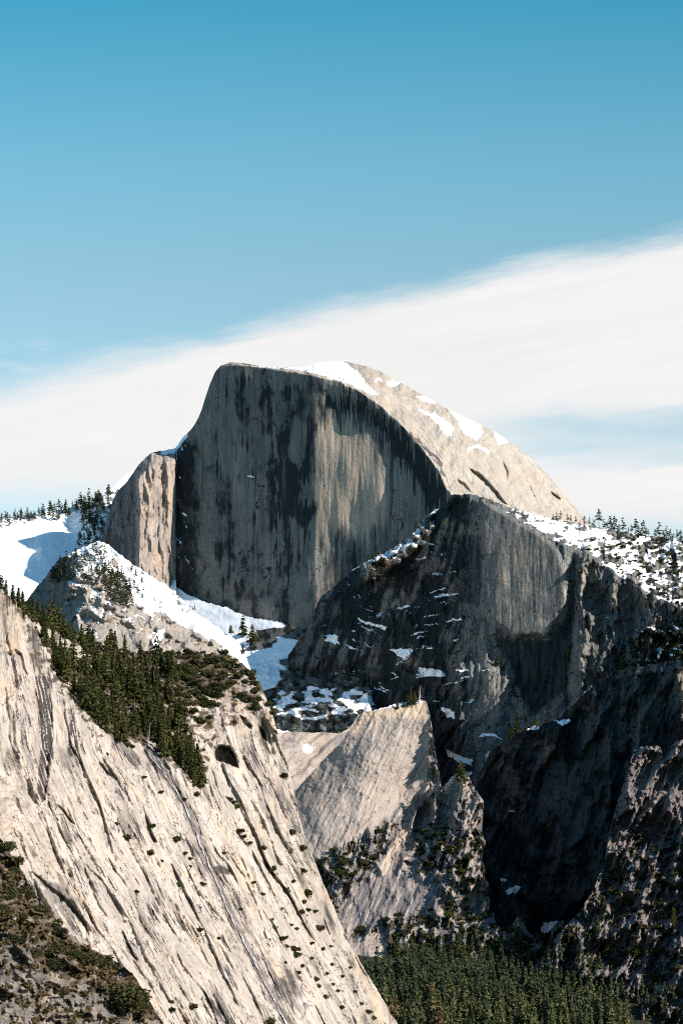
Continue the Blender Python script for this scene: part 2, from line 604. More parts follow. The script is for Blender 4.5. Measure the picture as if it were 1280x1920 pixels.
# ---------- A: snowy saddle at far left
def mass_saddle():
    s = Mass('saddle', -420, 330, lin([(-420, 1010), (-200, 985), (0, 972), (60, 966), (110, 957), (160, 945), (200, 926), (235, 890), (260, 880), (330, 880)]),
             1180, 2.0, (1.5, 20), (600, 200), 3)
    x, y = s.PX, s.PY
    base = 7500 - (y - 960) * 3.3
    rib = sstep(x, 120, 200)
    base = base - 170 * rib + 45 * fbm(x / 110, y / 70, 5, 2) - 5 * ridged(x / 40, y / 40, 6, 4)
    drift = 45 * np.exp(-((x - 150 + (y - 980) * 0.4) / 26) ** 2)
    s.Y = base + drift + 4 * fbm(x / 14, y / 10, 8, 4)
    s.snow = 0.95 - 0.9 * pin(x, y, [(150, 950), (195, 925), (225, 915), (215, 960), (205, 1000), (160, 1035), (145, 1010)], 12) * (0.5 + 0.8 * fbm(x / 9, y / 9, 3, 3))
    s.snow -= 0.35 * pin(x, y, [(-400, 960), (110, 940), (140, 960), (60, 985), (-400, 1000)], 12) * (fbm(x / 8, y / 6, 3, 3) > 0.1)
    s.soil = 0.3 + 0 * x
    s.build('snow_slope', M_SNOWROCK, 'broad white snow saddle below the far skyline trees at the left of the photo', 'snow slope')


# ---------- B: the half dome
EDGE = [(388, 740), (400, 705), (420, 686), (440, 685), (480, 688), (520, 694), (560, 700), (600, 708), (640, 718), (680, 738), (720, 768), (760, 804), (790, 839),
        (820, 883), (845, 930), (880, 990), (950, 1100)]


def mass_dome():
    sky = smooth([(120, 1120), (150, 1075), (190, 1010), (203, 965), (215, 930), (240, 900), (265, 866), (285, 849), (325, 841), (345, 818), (362, 800), (375, 775), (385, 745), (395, 716),
                  (405, 694), (420, 683), (435, 679), (470, 683), (510, 689), (560, 689), (600, 680), (640, 677), (680, 685), (720, 700), (760, 722), (800, 745),
                  (840, 767), (880, 786), (920, 806), (960, 832), (1000, 864), (1040, 906), (1070, 942), (1095, 972), (1130, 1010), (1200, 1100)])
    s = Mass('dome', 120, 1200, sky, 1300, 1.4, (0.9, 12), (700, 520), 7)
    x, y = s.PX, s.PY
    ed = smooth(EDGE)
    dist = seg_dist(x, y, EDGE, False)
    wob = 2.6 * fbm(x / 22, y / 22, 40, 4)
    above = (y < ed(x)) & (x > 405)
    d = np.where(above, dist, -dist) + wob * sstep(x, 430, 480)
    face = np.interp(x, [120, 330, 590, 800, 850, 1200], [7200, 6900, 6524, 6336, 6262, 5815]) + 0.13 * 1.38 * (1150 - y)
    face += 16 * sstep(ed(x) - y, -6, -34) * sstep(x, 560, 640)
    # broad shape of the face: shallow hollow, left shoulder, concentric arches at the right
    face += 14 * fbm(x / 130, y / 260, 11, 3)
    face += 10 * np.exp(-((x - 520) / 70) ** 2) * sstep(y, 720, 900)
    face -= 16 * sstep(y, 1010, 1150) * sstep(x, 380, 470)
    flut = fbm(x / 11, y / 120, 12, 5, 0.6)
    face += 1.1 * flut + 2.0 * fbm(x / 34, y / 160, 13, 3)
    face += 0.8 * slabs(x + 0.06 * (y - 900), y * 0.2, 46, 0.3, 21, 0.05)
    # broken ledges at the left flank of the face
    lf = sstep(x, 420, 345)
    face += lf * (-10 * ridged(x / 26, y / 60, 25, 5))
    # overhanging band under the crest, stacked like onion skins
    k = np.clip(d, 0, None)
    back = 2.3 * k + 0.004 * k ** 2
    lay = np.floor(k / 7 + 0.8 * fbm(x / 60, y / 60, 30, 3))
    shells = 5 * np.clip(1 - k / 42, 0, 1) * ((k / 7 + 0.8 * fbm(x / 60, y / 60, 30, 3)) - lay - 0.5)
    back += shells * sstep(k, 0, 3)
    c2 = d * 1.0
    a2 = x * 0.7 + y * 0.72
    back += (k > 2) * (2.6 * slabs(-k + 12 * fbm(x / 70, y / 70, 33, 2), a2, 34, 0.12, 31) * sstep(k, 4, 40) + 0.8 * fbm(x / 26, y / 26, 32, 4))
    back += 24 * pin(x + 2 * fbm(x / 30, y / 30, 34, 3), y, [(880, 879), (896, 887), (912, 901), (930, 922), (950, 946), (940, 943), (920, 924), (900, 900), (886, 888)], 2)
    back += 16 * pin(x, y, [(858, 900), (872, 908), (884, 924), (872, 918), (860, 908)], 3) + 12 * pin(x, y, [(940, 860), (952, 885), (950, 900), (945, 880)], 2)
    back += 24 * pin(x, y, [(1033, 922), (1050, 935), (1048, 938), (1034, 928)], 2) + 9 * pin(x, y, [(993, 910), (1003, 932), (999, 932), (991, 914)], 2)
    Y = face + back
    # sunlit buttress left of the face
    pil = np.interp(x, [120, 200, 232, 262, 282, 300, 328, 334], [260, 120, 42, -95, -84, -62, 0, 0])
    pil = pil + (x < 328) * sstep(x, 330, 318) * (14 * slabs(x + 3 * fbm(x / 20, y / 60, 50, 3), y, 26, 0.25, 51) - 9 * ridged(x / 15, y / 60, 52, 4) - 8)
    for pr in ([(228, 965), (236, 925), (244, 930), (240, 975), (232, 985)], [(256, 1060), (258, 1010), (266, 1012), (262, 1065)], [(243, 1040), (247, 1020), (252, 1040), (248, 1062)]):
        pil = pil - 16 * pin(x + 3 * fbm(x / 12, y / 20, 53, 3), y, pr, 4)
    lean = 0.30 * 1.38 * (1090 - y) * sstep(x, 330, 300) * 0.5
    topsnow = np.clip(24 - s.DT, 0, 24) * 5 * sstep(x, 368, 320)
    tlean = 1.1 * np.clip(1000 - y, 0, 200) * sstep(x, 250, 205)
    Yp = 6905 + 14 * fbm(x / 130, y / 260, 11, 3) + pil + lean + tlean
    w = sstep(x, 332 + 2 * n2(y / 12, y * 0, 9), 327 + 2 * n2(y / 12, y * 0, 9))
    s.Y = Y * (1 - w) + Yp * w + topsnow
    # masks
    nz = s.normals()[..., 2]
    sn = 0 * x
    for pl in ([(468, 687), (520, 691), (560, 694), (590, 699), (625, 711), (650, 718), (690, 737), (712, 741), (690, 722), (676, 700), (660, 688), (640, 674), (600, 672), (560, 682), (520, 682)],
               [(702, 713), (712, 707), (718, 712), (706, 718)], [(725, 718), (735, 709), (750, 717), (742, 725), (728, 724)],
               [(778, 742), (800, 741), (798, 735), (820, 748), (818, 758), (790, 752)],
               [(778, 762), (808, 776), (815, 772), (850, 800), (848, 817), (835, 815), (815, 790)],
               [(833, 760), (850, 760), (870, 780), (900, 790), (905, 810), (895, 826), (875, 815), (858, 800), (860, 790)],
               [(920, 800), (945, 815), (955, 830), (935, 833), (925, 815)],
               [(877, 838), (895, 833), (917, 845), (916, 853), (900, 840), (883, 841), (880, 848), (877, 846)]):
        sn = np.maximum(sn, pin(x + 3 * fbm(x / 8, y / 8, 61, 3), y + 3 * fbm(x / 8, y / 8, 62, 3), pl, 2.5))
    sn = np.maximum(sn, (x < 352) * sstep(s.DT, 14, 4) * sstep(x, 294, 308) * 0.9)
    sn = np.maximum(sn, 0.62 * sstep(nz, 0.42, 0.62) * sstep(x, 430, 330) * (y > 760) * (x > 328))
    sn = np.maximum(sn, 0.8 * pin(x, y, [(458, 893), (470, 890), (480, 897), (468, 895)], 2))
    sn = np.maximum(sn, 0.8 * pin(x, y, [(343, 960), (352, 965), (350, 970), (343, 966)], 3))
    s.snow = sn
    ns = fbm(x / 40, y / 40, 63, 4)
    sx = x + 7 * fbm(x / 9, y / 60, 64, 4)
    sy = y + 40 * fbm(x / 6, y / 80, 65, 3)
    dr = 46 * np.clip(fbm(x / 3.2, y / 400, 64, 3) + 0.5 * fbm(x / 11, y / 300, 65, 3), -0.15, 0.9)
    zx, zy = (x + 4 * fbm(x / 10, y / 30, 66, 4) - 320) / 0.422, (y - dr - 660) / 0.422
    st = 0.62 * pin(zx, zy, [(480, 170), (640, 130), (640, 250), (600, 300), (560, 280), (540, 340), (470, 330), (440, 300), (470, 230)], 30)
    st = np.maximum(st, 0.9 * pin(zx, zy, [(455, 330), (525, 330), (530, 480), (500, 490), (470, 440)], 16))
    st = np.maximum(st, 1.1 * pin(zx, (y - 0.35 * dr - 660) / 0.422, [(600, 270), (640, 290), (650, 330), (630, 440), (615, 560), (585, 580), (575, 655), (640, 655), (652, 685), (635, 730), (560, 748), (455, 722), (445, 690), (470, 660), (480, 600), (465, 560), (465, 480), (520, 470), (560, 500), (575, 520), (590, 440), (600, 400)], 20) * (0.72 + 0.4 * sstep(fbm(x / 5, y / 120, 97, 3), -0.2, 0.3)))
    st = np.maximum(st, 0.95 * pin(zx, zy, [(640, 200), (760, 205), (860, 230), (960, 300), (1050, 370), (1130, 460), (1210, 570), (1240, 640), (1150, 700), (1120, 640), (1080, 560), (1010, 470), (960, 380), (880, 310), (760, 270), (660, 270)], 20))  # shadow cast by the arch edge, painted as a dark band
    band = np.where(above, 0, np.clip(-d, 0, 400))
    f1 = fbm(x / 4.5, y / 150, 69, 4, 0.6)
    f2 = fbm(x / 14, y / 220, 70, 4, 0.6)
    strk = sstep(f1 * 0.6 + f2, -0.05, 0.55)
    prof = sstep(band + 50 * f2, 190, 20)
    st = np.maximum(st, 0.75 * strk * prof * sstep(x, 560, 660) * (1 - above))
    st = np.maximum(st, 0.60 * strk * (x > 400) * (1 - above))
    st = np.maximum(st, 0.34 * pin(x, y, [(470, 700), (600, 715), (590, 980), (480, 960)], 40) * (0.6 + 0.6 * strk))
    st = np.maximum(st, 0.33 * sstep(y, 980, 1080) * (x > 332))  # darker towards the foot of the face
    st = np.maximum(st, 0.85 * sstep(x, 400, 350) * (x > 329) * sstep(y, 800, 860))  # shade of the gully at the left flank, painted in
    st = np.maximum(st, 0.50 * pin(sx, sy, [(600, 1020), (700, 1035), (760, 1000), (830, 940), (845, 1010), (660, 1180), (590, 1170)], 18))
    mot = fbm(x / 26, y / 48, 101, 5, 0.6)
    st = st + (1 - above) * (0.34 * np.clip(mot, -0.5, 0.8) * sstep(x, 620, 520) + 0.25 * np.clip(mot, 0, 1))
    st = np.maximum(st, 0.9 * np.maximum(seams(x, y, 26, 170, 0.035, 103), seams(y + 0.3 * x, x, 22, 60, 0.03, 106) * sstep(y, 940, 1060)))
    st *= (1 - above)
    stl = (above & (x > 640)) * 1.0 * (seg_dist(x + 3 * fbm(x / 12, y / 12, 67, 3), y + 3 * fbm(x / 12, y / 12, 68, 3), [(770, 812), (800, 845), (822, 862), (832, 893)], False) < 3.2 + 2 * n2(x / 14, y / 14, 60))
    s.stain = np.maximum(st, stl) + (x < 328) * (0.62 * sstep(x, 264, 250) + 0.9 * seams(x, y, 9, 90, 0.08, 96))  # pillar's left flank is painted darker for its shade; the seams are joints
    s.warm = 0.35 * pin(sx, sy, [(390, 760), (470, 720), (490, 900), (450, 1000), (400, 960)], 40) + 0.75 * pin(sx, sy, [(585, 830), (610, 770), (700, 800), (735, 900), (740, 990), (690, 1020), (600, 1000)], 40) * (1 - above) + (x < 329) * 0.42 * sstep(x, 262, 272)  # left patch is rock tone; lower right area and pillar carry painted sunlight
    s.soil = 0 * x
    # streaks fall straight down the face, and run down the shells on the back
    s.C = np.where(above, k * 1.0, x)
    s.A = np.where(above, a2, y)
    s.part = np.where(x < 330, 2, np.where(d > 0, 1, 0))
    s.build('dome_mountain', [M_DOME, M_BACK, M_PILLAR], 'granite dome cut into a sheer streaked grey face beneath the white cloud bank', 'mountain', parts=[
        ('cliff_face', 'sheer grey granite wall with black water streaks'), ('rounded_back', 'smooth sunlit cream dome with snow patches'),
        ('buttress', 'sunlit fluted pillar at the left end of the wall')])


# ---------- D: shaded snow gully under the face
def mass_gully():
    s = Mass('gully', 250, 760, lin([(250, 1085), (310, 1088), (350, 1113), (385, 1130), (420, 1140), (470, 1158), (520, 1166), (560, 1178), (600, 1180), (700, 1150), (900, 1150)]),
             1460, 1.8, (3, 22), (300, 60), 13)
    x, y = s.PX, s.PY
    cal = sstep(s.DT, 40, 110)
    s.Y = 6892 - 1.38 * (x - 330) - 1.75 * (y - 1100) - 0.9 * np.clip(y - 1240, 0, 99) + np.clip(x - 690, 0, 99) * 9 + (0.2 + 0.8 * cal) * 24 * fbm(x / 60, y / 45, 5, 4) - cal * 20 * ridged(x / 50, y / 34, 8, 5) + (0.3 + 2.6 * cal) * fbm(x / 11, y / 9, 9, 4)
    base = sstep(s.DT, 75, 40) * sstep(x, 470, 420)
    sn = base
    sn = np.maximum(sn, 0.9 * pin(x, y, [(300, 1080), (365, 1110), (440, 1145), (540, 1170), (535, 1190), (580, 1200), (580, 1235), (560, 1260), (520, 1290), (470, 1300), (420, 1220), (360, 1160)], 10))
    sn -= 0.75 * pin(x + 6 * fbm(x / 9, y / 9, 3, 3), y, [(480, 1182), (505, 1178), (540, 1176), (570, 1186), (560, 1198), (520, 1195), (512, 1212), (480, 1220), (455, 1222), (470, 1205)], 5)
    sn -= 0.5 * pin(x, y, [(520, 1235), (590, 1200), (640, 1250), (600, 1320), (520, 1300)], 14)
    rag = fbm(x / 26, y / 11, 31, 4, 0.5)
    sn = np.maximum(sn, pin(x, y, [(505, 1290), (560, 1285), (640, 1290), (720, 1300), (730, 1340), (640, 1350), (560, 1350), (515, 1345)], 14) * (0.50 + 0.55 * rag))
    sn = np.maximum(sn, pin(x, y, [(620, 1290), (690, 1290), (740, 1310), (700, 1330), (650, 1335)], 8) * (0.62 + 0.4 * rag))
    sn += 0.22 * rag * (sn > 0.1)
    s.snow = np.clip(sn, 0, 1)
    s.stain = 0.40 + 0.2 * fbm(x / 20, y / 20, 4, 3)
    s.soil = 0.45 + 0.6 * fbm(x / 14, y / 12, 14, 4)
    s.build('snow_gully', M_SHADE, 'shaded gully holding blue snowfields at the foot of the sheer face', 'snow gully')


# ---------- E and F: the great shoulder right of the face, its crest and the broken ridge to the right
def mass_shoulder():
    sky = lin([(540, 1230), (575, 1180), (600, 1120), (640, 1088), (664, 1066), (680, 1056), (695, 1048), (720, 1037), (745, 1022), (760, 1010), (775, 1000), (783, 985), (800, 968), (815, 955), (835, 948), (845, 928),
               (870, 926), (900, 930), (940, 946), (1000, 964), (1060, 978), (1095, 984), (1130, 990), (1180, 998), (1230, 1006), (1280, 1014), (1480, 1050), (1700, 1100)])
    s = Mass('shoulder', 540, 1640, sky, 1560, 1.5, (2.2, 14), (600, 330), 17)
    x, y = s.PX, s.PY
    # the wall: left part turned well away from the sun, the smooth panel only just catching it
    xj = x + 7 * fbm(y / 26, y * 0 + 2.2, 68, 4) * np.exp(-((x - 1074) / 22) ** 2)
    wall = np.interp(xj, [540, 620, 790, 850, 905, 930, 1058, 1072, 1088, 1130, 1200, 1260, 1340, 1640],
                     [6290, 6150, 5900, 5820, 5742, 5718, 5624, 5652, 5600, 5572, 5540, 5435, 5340, 5100])
    crest = lin([(540, 1230), (640, 1102), (690, 1084), (745, 1062), (790, 1036), (800, 1004), (835, 960), (845, 931), (880, 934), (920, 947), (950, 966), (1000, 992), (1050, 1020), (1085, 1040), (1100, 1040), (1130, 1060), (1165, 1085),
                 (1200, 1105), (1240, 1125), (1300, 1150), (1480, 1200), (1640, 1260)])
    cw = crest(x) + 5 * fbm(x / 18, y * 0, 70, 4)
    k = np.clip(cw - y, 0, None)
    leftw = sstep(x, 830, 780)
    even = np.interp(x, [540, 620, 790, 850, 905, 1058, 1200, 1340, 1640], [6290, 6150, 5900, 5820, 5742, 5630, 5500, 5330, 5100])
    tk = sstep(k, -12, 10) * sstep(x, 930, 1000)
    wall = wall * (1 - tk) + even * tk + 0.24 * 1.2 * (1250 - y)
    wall = wall + k * (2.9 - 0.9 * leftw)
    brk = sstep(x, 905, 850)                                    # broken ledges
    fr = sstep(x, 1062, 1090)                                   # broken ridge
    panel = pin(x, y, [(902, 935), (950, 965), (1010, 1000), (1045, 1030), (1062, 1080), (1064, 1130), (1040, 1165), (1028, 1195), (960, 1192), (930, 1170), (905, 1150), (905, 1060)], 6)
    low = sstep(y, 1236, 1256)
    lw = (1 - fr) * low
    d = 4 * fbm(x / 12, y / 90, 12, 4, 0.6) + 3 * fbm(x / 34, y / 70, 13, 4)
    rid = ridged(x / 60 + 0.3 * y / 60, y / 70, 25, 6, 0.55)
    d += brk * (-15 * rid + 10 * fbm(x / 70, y / 70, 26, 4) + 7 * slabs(y + 0.3 * x, x, 26, 0.4, 27) - 2.5 * ridged(x / 16, y / 20, 28, 4))
    d += (1 - fr) * 4 * slabs(x + 0.1 * y, y, 40, 0.2, 29, 0.2)
    d *= 1 - 0.72 * panel
    d += -15 * panel
    d += 15 * (1 - fr) * pin(x + 6 * fbm(x / 15, y / 15, 34, 3), y + 6 * fbm(x / 15, y / 15, 35, 3), [(915, 1190), (960, 1194), (1030, 1196), (1062, 1150), (1076, 1060), (1080, 1200), (1060, 1300), (1000, 1330), (960, 1270), (920, 1250)], 9)
    d += -30 * lw * sstep(x, 850, 862) * sstep(x, 960, 930) + lw * 13 * slabs(x + 0.55 * (y - 1250) * sstep(y, 1250, 1400), y, 20, 0.3, 33)
    d += lw * 18 * sstep(x, 862, 820)
    # ribs and pillars of the right ridge
    rr = ridged(x / 58 + 0.1 * n2(x / 40, y / 60, 3), y / 150, 45, 6, 0.55)
    d += fr * 0.45 * np.clip(1130 - y, -130, 60)
    d += fr * (1 - 0.75 * sstep(k, 0, 12)) * (-36 * rr - 11 * ridged(x / 26, y / 34, 46, 5) + 30 * fbm(x / 90, y / 90, 47, 3) + 35)
    d += fr * 10 * slabs(x - 0.2 * y, y, 24, 0.2, 48)
    pl = pin(x + 4 * fbm(x / 10, y / 20, 5, 3), y, [(1078, 1118), (1090, 1115), (1098, 1150), (1100, 1200), (1092, 1262), (1074, 1250), (1082, 1190)], 5)
    d -= 38 * pl
    pl2 = pin(x + 4 * fbm(x / 10, y / 20, 7, 3), y, [(1090, 1046), (1102, 1045), (1100, 1090), (1094, 1120), (1086, 1118), (1088, 1080)], 4)
    pl3 = pin(x + 4 * fbm(x / 10, y / 20, 7, 3), y, [(1146, 1072), (1158, 1070), (1152, 1110), (1160, 1160), (1152, 1165), (1145, 1120)], 4)
    pl4 = pin(x + 5 * fbm(x / 10, y / 14, 6, 3), y, [(1105, 1140), (1130, 1150), (1158, 1160), (1150, 1185), (1120, 1190), (1105, 1170)], 8)
    d -= 26 * pl2 + 26 * pl3 + 22 * pl4
    # sunlit arete on the left
    ar = leftw * sstep(s.DT, 46, 26) * sstep(x, 665, 700)
    d += -100 * ar * (1 + np.clip(790 - x, 0, 110) / 105) * (0.7 + 0.5 * ridged(x / 22, y / 30, 50, 4))
    rub = fr * sstep(y, 1150, 1190) * sstep(x, 1160, 1215)
    d += -42 * rub * ridged(x / 40, y / 36, 52, 5)
    s.Y = wall + d + (1.1 - 0.8 * panel) * fbm(x / 6, y / 6, 55, 3)
    nrm = s.normals()
    nz = nrm[..., 2]
    # snow
    rag = fbm(x / 15, y / 9, 71, 5, 0.62)
    top = (k > 2) * sstep(x, 900, 985)
    hold = sstep(nz, 0.25, 0.55)
    sn = top * (0.70 + 0.42 * rag)
    sn -= top * 0.40 * pin(x, y, [(930, 960), (1000, 985), (1080, 1020), (1100, 1050), (1040, 1030), (960, 980)], 8)
    sn -= top * 0.55 * sstep(fbm(x / 22, y / 7, 75, 4), 0.0, 0.4) * sstep(x, 1130, 1080)
    sn += top * 0.30 * pin(x, y, [(990, 968), (1060, 984), (1130, 1000), (1125, 1015), (1090, 1022), (1040, 1010), (1000, 990)], 6)
    sn -= top * (0.10 * sstep(x, 1160, 1260) + 0.75 * sstep(fbm(x / 26, y / 16, 74, 4), -0.05, 0.35) * sstep(x, 1060, 1140))
    led = brk * sstep(nz + 0.30 * rag, 0.58, 0.86) * 0.62
    led *= 0.05 + 0.85 * pin(x, y, [(640, 1060), (800, 950), (850, 960), (860, 1060), (900, 1120), (890, 1160), (790, 1200), (640, 1330), (560, 1300), (560, 1180)], 40)
    sn = np.maximum(sn, led)
    wx = x + 5 * fbm(x / 12, y / 10, 72, 4)
    wy = y + 3 * fbm(x / 9, y / 9, 73, 4)
    for pl_ in ([(660, 1058), (695, 1044), (745, 1024), (790, 1010), (800, 1018), (765, 1032), (735, 1040), (700, 1050), (665, 1068), (620, 1095), (612, 1095)],
                [(797, 965), (815, 952), (830, 953), (815, 963), (800, 970)], [(770, 1000), (780, 990), (790, 995), (786, 1008)], [(776, 1050), (800, 1042), (798, 1048), (784, 1051)],
                [(665, 1157), (685, 1163), (722, 1175), (725, 1182), (700, 1175), (675, 1167)], [(730, 1217), (748, 1216), (775, 1218), (770, 1230), (755, 1238), (745, 1228)],
                [(783, 1250), (800, 1253), (832, 1258), (836, 1270), (800, 1268), (778, 1276), (785, 1262)], [(856, 1255), (880, 1255), (890, 1259), (858, 1260)], [(900, 1256), (918, 1256), (918, 1259), (900, 1259)],
                [(608, 1200), (620, 1188), (632, 1194), (640, 1210), (622, 1206)], [(825, 1328), (835, 1325), (850, 1335), (855, 1348), (835, 1345)], [(832, 1404), (850, 1412), (885, 1424), (885, 1436), (860, 1430), (842, 1418)],
                [(893, 1382), (905, 1374), (925, 1374), (945, 1388), (925, 1383)], [(835, 1470), (850, 1455), (875, 1445), (885, 1450), (850, 1472), (822, 1490), (812, 1495)],
                [(805, 1110), (835, 1100), (836, 1104), (806, 1113)], [(810, 1117), (850, 1112), (868, 1114), (812, 1120)], [(797, 1172), (820, 1168), (818, 1171), (797, 1175)]):
        sn = np.maximum(sn, 0.85 * pin(wx, wy, pl_, 2.5))
    for i in range(34):
        lx, ly = 640 + 250 * h1(np.array([i]), 3)[0], 1060 + 260 * h1(np.array([i]), 4)[0]
        ll, lt = 8 + 20 * h1(np.array([i]), 5)[0], 1.2 + 1.6 * h1(np.array([i]), 6)[0]
        sl_ = 0.45 if lx < 740 else -0.22
        sn = np.maximum(sn, 0.8 * pin(wx, wy, [(lx - ll, ly - sl_ * ll), (lx, ly - lt), (lx + ll, ly + sl_ * ll), (lx, ly + lt)], 1.5) * (crest(x) + 25 < y))
    sn = np.maximum(sn, rub * (0.42 + 0.6 * rag) * hold * 1.1)
    s.snow = np.clip(sn, 0, 1)
    pt = 0.7 * fbm((x + 0.3 * y) / 20, y / 110, 79, 5, 0.6) + 0.5 * fbm(x / 70, y / 70, 80, 3)
    jn = np.maximum(seams(x + 0.35 * y, y, 13, 70, 0.07, 81), seams(y + 0.3 * x, x, 15, 60, 0.05, 84))
    st = 0.72 * brk * np.clip(0.75 + 1.0 * pt, 0.15, 1.3) + 0.06 * fr + np.clip(0.22 + 0.5 * pt, 0, 1)  # shade of the turned-away left wall goes into the colour
    st = np.maximum(st, 0.62 * pin(x + 6 * fbm(x / 15, y / 40, 75, 3), y, [(850, 1000), (905, 1000), (912, 1090), (900, 1140), (850, 1130)], 8))  # shaded hump beside the panel, painted dark
    st = np.maximum(st, 0.75 * (1 - fr) * pin(x, y, [(920, 1194), (1030, 1198), (1066, 1150), (1076, 1060), (1084, 1200), (1060, 1300), (990, 1350), (960, 1260)], 10))  # shade in the recess below the panel, painted dark
    st = np.maximum(st, 0.62 * lw * (x < 950) * sstep(x, 905, 850))
    st -= 0.62 * panel + 0.3 * lw * pin(x, y, [(850, 1258), (945, 1256), (930, 1400), (880, 1400)], 20)  # panel lightened in the colour for its grazing sun
    st -= 0.5 * (pl + pl2 + pl3 + pl4) + 0.5 * ar  # sunlit pillars and arete are lightened in the colour too
    s.stain = np.clip(np.maximum(st, 1.2 * jn * (1 - 0.4 * panel)), 0, 1.2) * (1 - 0.7 * (k > 4) * fr)
    s.warm = np.clip(0.30 * panel * (1 + fbm(x / 30, y / 60, 76, 3)) + 0.7 * ar + 0.5 * (pl2 + pl3) + 0.35 * (k > 2) * fr, 0, 1)  # warm tint paints sunlight on the panel, arete and pillars
    s.soil = np.clip((k > 2) * sstep(x, 1080, 1160) * (0.45 + 0.7 * fbm(x / 10, y / 10, 77, 4)) + rub * 0.6 + brk * (0.35 + 0.7 * fbm(x / 14, y / 14, 78, 4)) * sstep(nz, 0.2, 0.45), 0, 1)
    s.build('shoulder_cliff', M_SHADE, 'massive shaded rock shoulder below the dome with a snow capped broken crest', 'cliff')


# ---------- C: sunlit snowy spur in front of the buttress
def mass_spur():
    s = Mass('spur', 30, 540, lin([(30, 1150), (60, 1112), (88, 1078), (100, 1062), (112, 1048), (135, 1036), (160, 1024), (188, 1014), (205, 1022), (225, 1040), (255, 1062), (290, 1085), (310, 1096), (335, 1118), (365, 1148),
                                   (400, 1172), (430, 1190), (450, 1210), (462, 1232), (472, 1262), (478, 1300), (520, 1440), (540, 1500)]), 1760, 1.6, (2.5, 16), (420, 260), 23)
    x, y = s.PX, s.PY
    base = tps([(30, 1150, 5650), (88, 1078, 5640), (112, 1050, 5560), (125, 1100, 5440), (188, 1015, 5560), (180, 1080, 5420), (170, 1150, 5300), (150, 1200, 5230), (255, 1062, 5560), (260, 1120, 5440), (260, 1190, 5290),
                (335, 1118, 5560), (340, 1170, 5460), (340, 1220, 5340), (430, 1190, 5560), (430, 1240, 5440), (510, 1300, 5580), (450, 1400, 5300), (250, 1400, 5060), (450, 1700, 4700), (150, 1700, 4450), (90, 1130, 5560), (60, 1250, 5400)])(x, y)
    slb = pin(x, y, [(190, 1180), (230, 1175), (265, 1195), (262, 1215), (240, 1225), (190, 1220)], 12)
    d = -26 * ridged(x / 48, y / 40, 3, 6, 0.55) * (1 - 0.8 * slb) + 14 * fbm(x / 50, y / 50, 5, 4)
    d += 8 * slabs(y - 0.3 * x, x, 26, 0.35, 6) * sstep(s.DT, 30, 70) * (1 - slb)
    d += slb * 6 * slabs(x - 0.6 * y + 0.004 * (y - 1150) ** 2, y, 14, 0.3, 8)
    crag = pin(x, y, [(205, 1055), (215, 1045), (222, 1055), (218, 1066)], 4)
    s.Y = base + d - 16 * crag + 1.2 * fbm(x / 6, y / 6, 9, 3)
    nz = s.normals()[..., 2]
    rag = fbm(x / 14, y / 11, 31, 5, 0.62)
    sn = 0.98 * sstep(s.DT + 12 * rag, 62, 30) * sstep(x, 120, 150)
    sn = np.maximum(sn, 0.95 * pin(x, y, [(200, 1030), (255, 1062), (300, 1095), (360, 1150), (430, 1195), (460, 1225), (430, 1215), (380, 1195), (330, 1170), (310, 1150), (270, 1150), (255, 1130), (240, 1100), (220, 1070)], 6))
    sn = np.maximum(sn, 0.48 * sstep(nz, 0.45, 0.8) + 0.38 * rag)
    sn -= 0.55 * slb + 0.5 * pin(x, y, [(100, 1130), (160, 1120), (210, 1140), (300, 1150), (320, 1180), (280, 1230), (110, 1220)], 14) * sstep(rag, 0.25, -0.2)
    sn -= 0.45 * pin(x, y, [(300, 1175), (330, 1170), (420, 1200), (445, 1220), (440, 1240), (320, 1220)], 8)
    sn -= 0.7 * pin(x, y, [(108, 1060), (125, 1100), (118, 1142), (60, 1140), (55, 1118)], 6) + crag
    sn = np.maximum(sn, 0.8 * pin(x + 3 * rag, y, [(282, 1202), (300, 1180), (312, 1178), (302, 1200), (292, 1216)], 4))
    s.snow = np.clip(sn, 0, 1)
    s.stain = 0.12 + 0.35 * pin(x, y, [(108, 1055), (128, 1100), (118, 1145), (50, 1145), (55, 1110)], 8) + 0.5 * slb * (np.abs(fbm(x / 5 - y / 9, y / 60, 33, 3)) < 0.09)  # left wedge, facing away from the sun, has its shade painted in
    s.warm = 0.22 + 0.3 * fbm(x / 30, y / 30, 37, 3)
    s.soil = np.clip(0.15 + 0.5 * fbm(x / 12, y / 12, 38, 4), 0, 1)
    s.build('snowy_spur', M_SPUR, 'sunlit snowy rock spur with scattered pines in front of the fluted pillar', 'rock spur')


# ---------- I: bare slab behind the buttress
def mass_slab():
    s = Mass('slab', 330, 760, lin([(330, 1372), (440, 1368), (510, 1366), (530, 1370), (560, 1374), (640, 1374), (665, 1360), (700, 1345), (760, 1335)]), 1700, 1.8, (2, 20), (250, 20), 29)
    x, y = s.PX, s.PY
    s.Y = 5520 + 0.05 * (x - 600) - 1.3 * (y - 1370) + 16 * slabs(x * 0.75 + y, x - y, 34, 0.25, 4) + 6 * fbm(x / 40, y / 40, 5, 5)
    s.snow = 0.9 * pin(x + 3 * fbm(x / 9, y / 9, 3, 3), y, [(565, 1398), (578, 1394), (590, 1404), (582, 1416), (568, 1410)], 4) + 0.85 * pin(x, y, [(440, 1362), (555, 1366), (556, 1372), (440, 1382)], 3)
    s.stain = 0.25 + 0.3 * fbm(x / 20, y / 20, 6, 4)
    s.warm = 0.3 + 0 * x
    s.C = x * 0.75 + y
    s.A = x - y
    s.build('rock_slab', M_BUTT, 'bare tilted rock slab below the shaded snow gully with one snow patch', 'rock slab')


